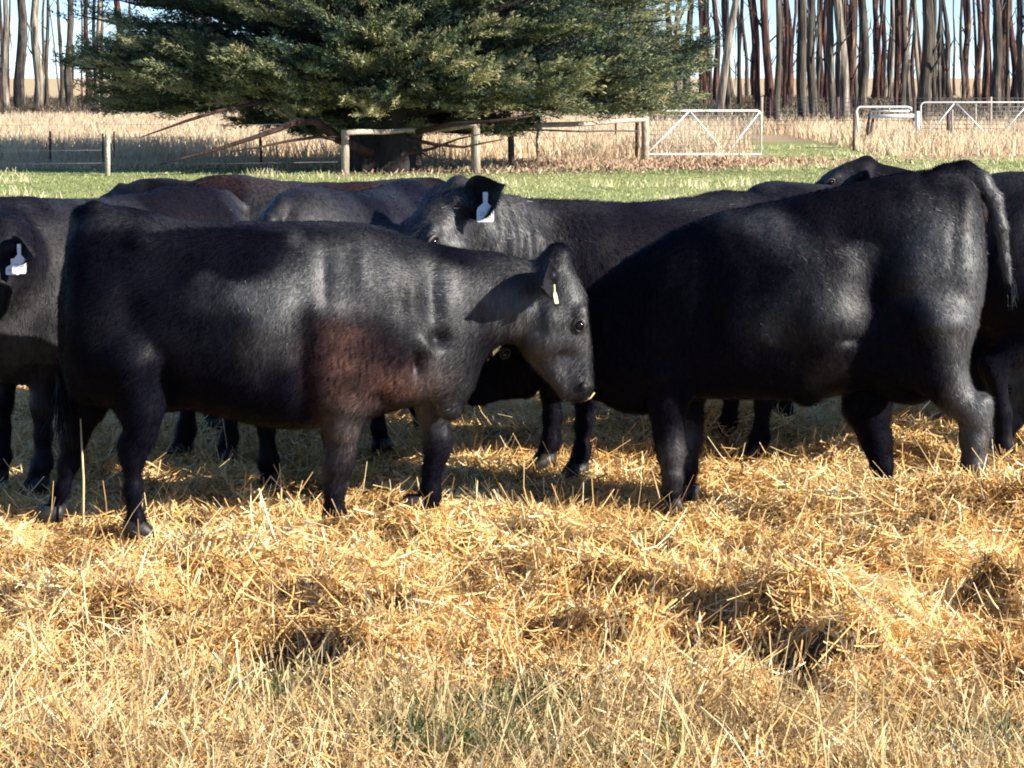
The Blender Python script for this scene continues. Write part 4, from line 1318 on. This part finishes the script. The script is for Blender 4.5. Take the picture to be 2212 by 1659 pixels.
def build_cypress():
    T = gnd(828, 372); tx, ty = T[0], T[1] + .4
    root = empty('cypress_tree', (tx, ty, 0))
    tag(root, 'huge dark green cypress spreading low over the fence behind the cows', 'tree')
    r = np.random.default_rng(5)
    # fluted trunk
    V = []; ns = 40; hs = np.linspace(-.1, 1.9, 16)
    for hgt in hs:
        for k in range(ns):
            a = 2 * pi * k / ns
            rad = (.66 + .05 * math.exp(-(hgt + .1) * 3) + .12 * max(0, hgt - .9)) * (1 + .10 * sin(a * 5 + hgt * .8) + .06 * sin(a * 11 - hgt) + .03 * r.normal())
            V.append((rad * cos(a), rad * sin(a) * .9, hgt))
    F = [(j * ns + k, j * ns + (k + 1) % ns, (j + 1) * ns + (k + 1) % ns, (j + 1) * ns + k) for j in range(len(hs) - 1) for k in range(ns)]
    link('trunk', mesh_np('trunk', V, F), M_CYBARK, root)
    # boughs
    C, Dr, Sz, Rn = [], [], [], []
    mb = MB()
    nb = 800
    for i in range(nb):
        az = r.uniform(0, 2 * pi)
        zt = 1.15 + 7.6 * r.random() ** 1.45
        if i < 230: zt = 1.2 + 1.3 * r.random()
        rr = 6.5 * math.sqrt(max(.05, 1 - ((zt - 2.6) / 6.9) ** 2)) * r.uniform(.80, 1.03)
        if zt < 2.0: rr *= r.uniform(.84, 1.0)
        if i < 46:
            zt = .78 + .30 * r.random(); rr = r.uniform(1.2, 3.4); az = r.uniform(-pi, 0) if i % 3 else r.uniform(0, pi)
        if cos(az) < -.5 and 1.8 < zt < 4.5 and r.random() < .18: continue
        tip = np.array([rr * cos(az), rr * sin(az) * .70 + 1.9, zt])
        st = np.array([.4 * cos(az), .4 * sin(az), max(1.0, min(zt * .45 + .6, 5))])
        mid = st * .5 + tip * .5 + np.array([0, 0, .25 if zt > 2 else (.45 if i >= 46 else -.1)])
        pts = []
        for t in np.linspace(0, 1, 7):
            pts.append((1 - t) ** 2 * st + 2 * t * (1 - t) * mid + t * t * tip + r.normal(0, .05, 3))
        mb.tube(pts, list(np.linspace(.085, .012, 7)), 5, False)
        ns_ = int(27 if zt < 4.6 else 7)
        bough_tone = r.normal(0, .20)
        for k in range(ns_):
            t = 1 - .62 * r.random() ** 1.25
            p = (1 - t) ** 2 * st + 2 * t * (1 - t) * mid + t * t * tip
            tan = unit(tip - st)
            lat = np.cross(tan, [0, 0, 1.0])
            w = 1.35 * (1.05 - t) + .22
            p = p + lat * r.normal(0, .42) * w + np.array([0, 0, r.normal(.03, .075)])
            if p[2] < .75: p[2] = .75 + r.random() * .25
            C.append(p); Dr.append(unit(tan * np.array([1, 1, .4])) * .9 + lat * r.normal(0, .45) + np.array([0, 0, r.uniform(-.22, .38)]))
            Sz.append(r.uniform(.75, 1.25) if zt < 4.6 else r.uniform(1.8, 2.6))
            Rn.append(np.clip(r.normal(.44, .20) + bough_tone + .60 * (t - .75), 0, 1))  # paler towards bough tips: sunlit tips and inner shade put into the tone
    C, Dr, Sz, Rn = map(np.array, (C, Dr, Sz, Rn))
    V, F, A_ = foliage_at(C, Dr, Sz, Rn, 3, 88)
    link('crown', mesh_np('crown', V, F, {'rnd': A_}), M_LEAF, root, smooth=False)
    mb.build('limbs', M_CYBARK, root)
    # dead limbs hanging over the fence
    def limb(pix, Y, rads, name='dead_limb'):
        m = MB(); pts = []
        for (px, py, dy) in pix:
            p = at(px, py, Y + dy); pts.append(p - np.array([tx, ty, 0]))
        m.tube(pts, rads, 7)
        return m
    m = limb([(800, 330, .6), (730, 300, -.2), (680, 262, -.5), (640, 262, -.7), (600, 280, -.9), (540, 300, -1.0), (470, 322, -1.1), (400, 340, -1.2), (345, 356, -1.3)], 46.6, [.11, .10, .085, .07, .055, .045, .035, .025, .01])
    m2 = limb([(740, 305, -.2), (690, 295, -.6), (620, 305, -.8), (560, 318, -1.0), (500, 328, -1.1)], 46.6, [.04, .035, .028, .02, .008])
    m3 = limb([(620, 205, 1.2), (560, 222, -.4), (470, 240, -.9), (400, 262, -1), (350, 280, -1), (300, 298, -1.1)], 46.6, [.05, .045, .038, .03, .02, .008])
    m4 = limb([(880, 300, -.3), (940, 312, -.8), (1000, 318, -1), (1090, 300, -1.2)], 46.6, [.05, .035, .025, .01])
    m5 = limb([(885, 330, -.3), (930, 322, -.6), (990, 300, -1), (1060, 285, -1.2)], 46.6, [.04, .03, .02, .008])
    m6 = limb([(890, 318, -.2), (930, 340, -.5), (985, 352, -1)], 46.6, [.03, .018, .008])
    m7 = limb([(650, 268, -.7), (610, 240, -.9), (560, 225, -1.0), (480, 222, -1.1), (400, 230, -1.2)], 46.6, [.06, .05, .035, .025, .01])
    m8 = limb([(900, 285, -.3), (980, 268, -.8), (1060, 262, -1.2), (1150, 250, -1.5)], 46.6, [.06, .045, .03, .01])
    for q in (m, m2, m3, m4, m5, m6, m8): q.build('dead_limb', M_DEAD, root)
build_cypress()

# ------------------------------------------------------------------ small sapling by the rails
def build_sapling():
    b = gnd(1160, 352); root = empty('sapling', (b[0], b[1], 0))
    tag(root, 'slender young sapling with a pale leafy top standing before the fence rails', 'sapling')
    p = lambda px, py, dy=0: at(px, py, b[1] + dy) - np.array([b[0], b[1], 0])
    MB().tube([p(1163, 354), p(1160, 300), p(1165, 262), p(1158, 222), p(1156, 185)], [.035, .03, .026, .02, .01], 7).tube([p(1163, 270), p(1150, 240), p(1140, 205)], [.018, .014, .008], 6).build('trunk', M_POSTW, root)
    r = np.random.default_rng(4); n = 55
    C = np.array([p(1156 + r.normal(0, 16), 186 + abs(r.normal(0, 17)) - 12, r.normal(0, .2)) for _ in range(n)])
    D_ = np.stack([r.normal(0, .5, n), r.normal(-.2, .4, n), r.uniform(.2, 1, n)], -1)
    V, F, A_ = foliage_at(C, D_, r.uniform(.45, .8, n), r.uniform(.7, 1, n), 9, 26)
    link('crown', mesh_np('crown', V, F, {'rnd': A_}), M_LEAF, root, smooth=False)
build_sapling()

# ------------------------------------------------------------------ gum trees
# (x at top, x at base, base y, width, bark kind) in photo pixels; bark 0 grey 1 reddish 2 pale
def rg(l): return [(1444 + .3472 * a, 1444 + .3472 * b, .3472 * y, w * .3472, k) for a, b, y, w, k in l]
def lg(l): return [(.3472 * a, .3472 * b, .3472 * y, w * .3472, k) for a, b, y, w, k in l]
GUMS_R = rg([(188, 240, 655, 26, 1), (285, 305, 650, 40, 1), (432, 292, 790, 46, 2), (352, 395, 610, 26, 0), (235, 262, 640, 22, 0), (458, 492, 610, 22, 0), (528, 562, 700, 34, 1),
             (605, 632, 800, 50, 1), (680, 668, 812, 38, 0), (788, 762, 600, 24, 1), (812, 845, 790, 60, 0), (893, 903, 780, 52, 0), (955, 945, 620, 14, 1), (998, 1030, 800, 40, 0), (1058, 1092, 800, 58, 2),
             (1142, 1122, 720, 40, 1), (1212, 1205, 700, 54, 0), (1292, 1290, 650, 42, 1), (1352, 1340, 640, 13, 0), (1392, 1388, 650, 26, 2), (1432, 1422, 680, 26, 1), (1470, 1506, 680, 26, 2),
             (1530, 1570, 700, 26, 2), (1592, 1592, 800, 74, 0), (1645, 1660, 660, 30, 0), (1690, 1692, 620, 14, 1), (1775, 1777, 595, 15, 1), (1857, 1852, 625, 44, 1), (1932, 1925, 625, 36, 1),
             (2038, 2036, 710, 60, 0), (2130, 2150, 640, 50, 1), (2188, 2160, 620, 22, 0)])
GUMS_L = lg([(22, 44, 700, 40, 2), (118, 132, 705, 60, 0), (230, 240, 690, 58, 2), (292, 296, 690, 24, 0), (300, 378, 640, 9, 0), (368, 384, 690, 24, 0), (424, 440, 700, 46, 0), (505, 512, 640, 12, 1),
             (542, 546, 690, 34, 1), (612, 604, 680, 32, 2), (637, 632, 640, 14, 0), (728, 738, 600, 54, 1), (808, 806, 600, 20, 1), (60, 52, 640, 14, 1)])
r = np.random.default_rng(77)
FAR = []
for i in range(88):
    X = r.uniform(1500, 2330); FAR.append((X + r.normal(0, 6), X, r.uniform(206, 245), r.uniform(6, 14), int(r.integers(0, 2))))
for i in range(11):
    X = r.uniform(-60, 290); FAR.append((X + r.normal(0, 4), X, r.uniform(205, 235), r.uniform(5, 10), int(r.integers(0, 2))))
HID = []
for i in range(16):
    X = r.uniform(300, 1480); HID.append((X + r.normal(0, 8), X, r.uniform(214, 262), r.uniform(9, 15), int(r.integers(0, 3))))
for X, yb in ((2290, 262), (2245, 240), (2340, 250), (2395, 270), (2430, 238), (2490, 255), (-45, 245), (-110, 240), (-170, 250), (-230, 236), (1462, 236), (1485, 240), (1440, 228)):
    HID.append((X + 4, X, yb, 15, 0))

def gum_crown_mesh(seed):
    rr = np.random.default_rng(seed); C = []
    for i in range(26):
        q = unit(rr.normal(size=3)) * rr.uniform(.3, 1) * np.array([1.7, 1.7, 3.0]) + np.array([0, 0, 14.5])
        C.append(q)
    C = np.array(C); n = 520
    P = C[rr.integers(0, 26, n)] + rr.normal(0, .45, (n, 3))
    d = unit(rr.normal(size=(n, 3)) + np.array([0, 0, -.8])); sd = unit(np.cross(d, rr.normal(size=(n, 3))))
    V, F, A_ = ribbons(P, d, rr.uniform(.18, .35, n), rr.uniform(.06, .13, n), np.zeros((n, 3)), sd, 1, .6, rr.random(n))
    return mesh_np('gum_crown', V, F, {'rnd': A_})
CROWNS = [gum_crown_mesh(100 + i) for i in range(4)]
for m in CROWNS: m.materials.append(M_GUMLEAF)

BK = ['grey', 'reddish brown', 'pale cream']
def gum(spec, label, seed, group):
    xt, xb, yb, w, kind = spec
    rr = np.random.default_rng(seed)
    B = gnd(xb, yb); Y = B[1]
    Tp = at(xt, 0, Y)
    zt = Tp[2]
    slope = (Tp[0] - B[0]) / zt
    slope = slope if abs(slope) < .25 else slope
    rad = w * 1.12 / FPX * Y / 2
    o = empty('gum_tree', (B[0], Y, 0)); tag(o, label, 'gum tree', group)
    Ht = 15.0
    zs = np.array([-.3, 0, .3, .8, 1.6, 2.6, 3.8, 5, 6.5, 8.5, 11, Ht])
    wob = rad * .55
    mb = MB(); pts = []; rads = []
    ph = rr.uniform(0, 6, 2)
    for z in zs:
        sl = slope * min(z, zt) + slope * .25 * max(0, z - zt)
        x = sl + wob * sin(z * .7 + ph[0]) * min(1, z / 2); y = wob * sin(z * .6 + ph[1])
        pts.append((x, y, z)); rads.append(rad * (1 + .35 * math.exp(-z * 2.2)) * (1 - .045 * z) * (1 + .05 * rr.normal()))
    mb.tube(pts, rads, 10, False)
    # hanging bark strips and dead side branches
    for k in range(rr.integers(1, 4)):
        z = rr.uniform(1.5, 6); a = rr.uniform(0, 6.28); ln = rr.uniform(.6, 2.2)
        i = int(np.searchsorted(zs, z)) ; p = np.array(pts[min(i, len(pts) - 1)]); p[2] = z
        q = p + np.array([cos(a) * ln * .6, sin(a) * ln * .6, ln * rr.uniform(.5, 1.3)])
        mb.tube([p, (p + q) / 2 + rr.normal(0, .08, 3), q], [rad * .28, rad * .18, rad * .06], 5, False)
    for k in range(2):
        z = rr.uniform(1.0, 5); i = int(np.searchsorted(zs, z)); p = np.array(pts[i]); p[2] = z
        a = rr.uniform(0, 6.28); p = p + np.array([cos(a), sin(a), 0]) * rad * 1.02
        mb.tube([p, p + np.array([cos(a) * .06, sin(a) * .06, -.5]), p + np.array([cos(a) * .02, sin(a) * .02, -1.1])], [.02, .03, .01], 4, False)
    mb.build('trunk', M_GUM[kind], o)
    c = bpy.data.objects.new('crown', CROWNS[seed % 4]); COL.objects.link(c); c.parent = o
    c.location = (pts[-1][0], pts[-1][1], 0); c.rotation_euler = (0, 0, rr.uniform(0, 6.28))

ORD = ['first', 'second', 'third', 'fourth', 'fifth', 'sixth', 'seventh', 'eighth', 'ninth', 'tenth', 'eleventh', 'twelfth', 'thirteenth', 'fourteenth', 'fifteenth', 'sixteenth',
       'seventeenth', 'eighteenth', 'nineteenth', 'twentieth', 'twenty-first', 'twenty-second', 'twenty-third', 'twenty-fourth', 'twenty-fifth', 'twenty-sixth', 'twenty-seventh',
       'twenty-eighth', 'twenty-ninth', 'thirtieth', 'thirty-first', 'thirty-second', 'thirty-third']
def size_word(w): return 'thin' if w < 7 else ('thick' if w > 17 else 'slender' if w < 11 else 'medium')
def lean_word(s):
    d = s[0] - s[1]
    return ' leaning right' if d > 14 else (' leaning left' if d < -12 else ' upright')
for i, s_ in enumerate(sorted(GUMS_R, key=lambda q: q[1])):
    gum(s_, '%s %s%s gum trunk, %s from the cypress crown going right' % (size_word(s_[3]), BK[s_[4]], lean_word(s_), ORD[i]), 200 + i, 'gum trees right of the cypress')
for i, s_ in enumerate(sorted(GUMS_L, key=lambda q: q[1])):
    gum(s_, '%s %s%s gum trunk, %s from the left edge of the photo' % (size_word(s_[3]), BK[s_[4]], lean_word(s_), ORD[i]), 300 + i, 'gum trees left of the cypress')
def far_place(x):
    for lim, w in ((320, 'left of the cypress'), (1655, 'above the left gate'), (1845, 'above the gap between the gates'), (1988, 'above the bent pipe gate'), (9999, 'above the long right gate')):
        if x < lim: return w
for i, s_ in enumerate(FAR):
    w = ('hair-thin' if s_[3] < 8 else 'thin' if s_[3] < 11 else 'stout') + ' ' + ('grey' if s_[4] == 0 else 'reddish')
    gum(s_, 'distant %s gum trunk in the far rows %s' % (w, far_place(s_[1])), 400 + i, 'distant gum trunks ' + far_place(s_[1]))
for i, s_ in enumerate(HID):
    hid = 300 < s_[1] < 1430
    gum(s_, 'gum trunk mostly hidden behind the cypress crown' if hid else 'gum trunk at the very edge of the tree rows', 500 + i, 'hidden gum trunks' if hid else 'edge gum trunks')

# ------------------------------------------------------------------ fences and gates
def post(px, y0, y1, w, mat, parent, Y=None, off=0):
    b = gnd(px, y1) if Y is None else at(px, y1, Y)
    b = np.array([b[0], b[1], 0]); t = at(px + off, y0, b[1])
    rad = w / FPX * b[1] / 2
    MB().tube([b + [0, 0, -.2], (b + t) / 2 + [rad * .1, 0, 0], t - [0, 0, .02], t], [rad * 1.05, rad, rad * .97, rad * .8], 10).build('post', mat, parent)
    return b, t
def wire(parent, a, b, r=.0025, name='wire', sag=.02):
    a = np.array(a, float); b = np.array(b, float)
    MB().tube([a, (a + b) / 2 - [0, 0, sag], b], r, 5).build(name, M_WIRE, parent)

f1 = empty('wire_fence', tuple(gnd(490, 378)))
def child_fix(root):
    inv = Matrix.Translation(root.location).inverted()
    for c in root.children: c.matrix_parent_inverse = inv
ps = [post(232, 290, 380, 11, M_RAIL, f1), post(745, 280, 377, 17, M_POSTW, f1)]
pk = [post(108, 283, 350, 5, M_RUST, f1), post(222, 288, 352, 4, M_RUST, f1), post(246, 284, 345, 3.5, M_RUST, f1), post(-120, 290, 380, 15, M_POSTW, f1), post(565, 286, 356, 6, M_RUST, f1, off=-4)]
Yl = 45.8
for zz in (.25, .5, .75, 1.0):
    wire(f1, (-11.5, Yl, zz), (ps[0][0][0], ps[0][0][1], zz)); wire(f1, (ps[0][0][0], ps[0][0][1], zz), (ps[1][0][0], ps[1][0][1], zz))
tag(f1, 'old wire fence on the left with a pale post and rusty pickets', 'fence'); child_fix(f1)

f2 = empty('rail_fence', tuple(gnd(1100, 362)))
q1 = post(1027, 263, 374, 20, M_POSTW, f2); q2 = post(1105, 270, 361, 14, M_POSTD, f2, off=-3); q3 = post(1376, 262, 342, 9, M_POSTD, f2); q4 = post(905, 290, 366, 10, M_POSTD, f2)
post(1330, 255, 312, 5, M_RUST, f2, Y=62); post(950, 300, 345, 3.5, M_RUST, f2, Y=55)
def rail(parent, a, b, r0, r1, mat):
    a = np.array(a); b = np.array(b)
    pts = [a + (b - a) * t + np.array([0, 0, .012 * sin(t * 9)]) for t in np.linspace(0, 1, 8)]
    MB().tube(pts, list(np.linspace(r0, r1, 8)), 9).build('rail', mat, parent)
rail(f2, at(748, 287, 45.45), at(904, 281, 47.2), .055, .045, M_RAIL)
rail(f2, at(904, 283, 47.3), at(1027, 272, 46.2), .05, .045, M_POSTW)
rail(f2, at(1100, 275, 49.6), at(1392, 259, 53.9), .06, .05, M_RAIL)
rail(f2, at(1100, 281, 49.8), at(1378, 284, 53.9), .02, .02, M_POSTD)
for zz in (.3, .6):
    wire(f2, (q1[0][0], q1[0][1], zz), (q2[0][0], q2[0][1], zz)); wire(f2, (q2[0][0], q2[0][1], zz), (q3[0][0], q3[0][1], zz))
tag(f2, 'weathered post and rail fence passing in front of the cypress trunk', 'fence'); child_fix(f2)

gp = empty('gate_post', tuple(gnd(1392, 346)))
bb = gnd(1392, 346); tt = at(1391, 250, bb[1])
MB().tube([(0, 0, -.2), (0.02, 0, .5), (0, 0, tt[2] - .02), (0, 0, tt[2])], [.095, .09, .085, .07], 12).build('post', M_RAIL, gp)
tag(gp, 'pale round timber post carrying the left metal gate', 'gate post')

def gate(px0, px1, ytop, ybot, Ya, Yb, zig, label, hang=0, extra=None):
    """zig: list of (px, 't'|'b') corners of the brace"""
    a = at(px0, ybot, Ya); b = at(px1, ybot, Yb)
    root = empty('farm_gate', (a[0], a[1], 0))
    O = np.array([a[0], a[1], 0])
    def P(px, py):
        t = (px - px0) / (px1 - px0)
        Yv = 1 / ((1 - t) / Ya + t / Yb)
        return at(px, py, Yv) - O
    rt = .024
    fr = MB()
    c = 8
    loop = [P(px0, ybot), P(px0, ytop + c), P(px0 + 2.5, ytop + 2.5), P(px0 + c, ytop), P(px1 - c, ytop), P(px1 - 2.5, ytop + 2.5), P(px1, ytop + c), P(px1, ybot)]
    fr.tube(loop, rt, 8)
    fr.tube([P(px0, ybot), P(px1, ybot)], rt, 8)
    fr.build('frame', M_STEEL, root)
    br = MB()
    for i in range(len(zig) - 1):
        (x0, e0), (x1, e1) = zig[i], zig[i + 1]
        if x0 == x1 or e0 == e1: continue
        br.tube([P(x0, ytop + 3 if e0 == 't' else ybot - 3), P(x1, ytop + 3 if e1 == 't' else ybot - 3)], rt * .8, 8)
    br.build('brace', M_STEEL, root)
    ms = MB()
    for k in range(1, 9):
        yy = ytop + (ybot - ytop) * k / 9
        ms.tube([P(px0, yy), P(px1, yy)], .006, 4)
    n = int(abs(px1 - px0) / 9)
    for k in range(1, n):
        xx = px0 + (px1 - px0) * k / n
        ms.tube([P(xx, ytop), P(xx, ybot)], .005, 4)
    ms.build('wire_mesh', M_WIRE, root)
    tag(root, label, 'gate', 'metal farm gates')
gate(1397, 1644, 239, 333, 54.6, 58.0, [(1399, 'b'), (1487, 't'), (1492, 't'), (1566, 'b'), (1572, 'b'), (1641, 't')], 'white metal farm gate hinged on the pale post beside the cypress')
gate(1989, 2290, 221, 306, 66, 66, [(1996, 'b'), (2061, 't'), (2067, 't'), (2143, 'b'), (2150, 'b'), (2222, 't'), (2228, 't'), (2290, 'b')], 'long white metal gate half sunk in dry grass at the right edge')
# small stockyard gate
sg = empty('small_gate', tuple(gnd(1852, 322))); O = np.array(sg.location)
Yg = O[1]
P_ = lambda x, y, d=0: at(x, y, Yg + d) - np.array([O[0], O[1], 0])
MB().tube([P_(1856, 326), P_(1851, 250), P_(1850, 240), P_(1853, 233), P_(1858, 231), P_(1960, 231), P_(1968, 234), P_(1968, 240)], .032, 8).build('frame', M_STEEL, sg)
MB().tube([P_(1880, 251), P_(1974, 250)], .05, 8).build('rail', M_STEEL, sg)
MB().tube([P_(1882, 240, .3), P_(1964, 240, .3)], .03, 8).tube([P_(1922, 232, .1), P_(1914, 272, .3)], .012, 6).tube([P_(1940, 256, .1), P_(1942, 285, .3)], .012, 6).build('brace', M_STEEL, sg)
MB().tube([P_(1868, 318, .5), P_(1880, 240, .5)], [.05, .04], 8).tube([P_(1876, 318, .6), P_(1888, 245, .6)], [.05, .04], 8).build('prop', M_POSTD, sg)
tag(sg, 'short bent pipe gate standing between the two long metal gates', 'gate', 'metal farm gates')
for (px, y0, y1, w, mat, lab) in ((1980, 240, 312, 11, M_STEEL, 'white painted post between the bent pipe gate and the long gate'),
                                  (1844, 238, 325, 6, M_POSTD, 'dark post at the left side of the bent pipe gate'),
                                  (2047, 246, 322, 8, M_POSTD, 'dark timber post standing behind the long right gate brace'),
                                  (2055, 236, 318, 5, M_POSTW, 'pale thin post touching the dark post at the long right gate'),
                                  (2105, 224, 300, 6, M_RAIL, 'pale post seen through the long right gate near the frame edge')):
    b = gnd(px, y1); e_ = empty('fence_post', (b[0], b[1], 0)); t = at(px, y0, b[1]); rad = w / FPX * b[1] / 2
    MB().tube([(0, 0, -.2), (rad * .2, 0, t[2] * .5), (0, 0, t[2] - .02), (0, 0, t[2])], [rad * 1.05, rad, rad, rad * .8], 10).build('post', mat, e_)
    tag(e_, lab, 'fence post')
# mesh fence of the plantation
f3 = empty('mesh_fence', (16, 80, 0))
for x in np.arange(8.5, 24, 2.6):
    MB().tube([(x, 80, -.2), (x, 80, 1.25)], .05, 8).build('post', M_POSTD if int(x) % 2 else M_POSTW, f3)
ms = MB()
for z in np.arange(.15, 1.2, .15): ms.tube([(8.5, 80, z), (24, 80, z)], .008, 4)
for x in np.arange(8.5, 24, .3): ms.tube([(x, 80, .1), (x, 80, 1.15)], .005, 4)
ms.build('wire_mesh', M_WIRE, f3)
tag(f3, 'wire mesh fence under the gum trees behind the long right gate', 'fence'); child_fix(f3)

# fallen logs under the gums
r = np.random.default_rng(9)
for i, (px, py, ln, lab) in enumerate(((1700, 262, 3.5, 'fallen grey branch lying between the left gate and the bent pipe gate'), (1620, 226, 5, 'dark fallen log beneath the gum trees above the left gate'),
                                       (1905, 224, 4, 'dark fallen log beneath the gum trees above the bent pipe gate'))):
    b = gnd(px, py); e_ = empty('fallen_log', (b[0], b[1], 0)); a = r.uniform(-.4, .4)
    MB().tube([(-ln / 2 * cos(a), -ln / 2 * sin(a), .12), (0, 0, .22), (ln / 2 * cos(a), ln / 2 * sin(a), .15)], [.14, .12, .07], 8).build('log', M_GUM[0], e_)
    tag(e_, lab, 'log')
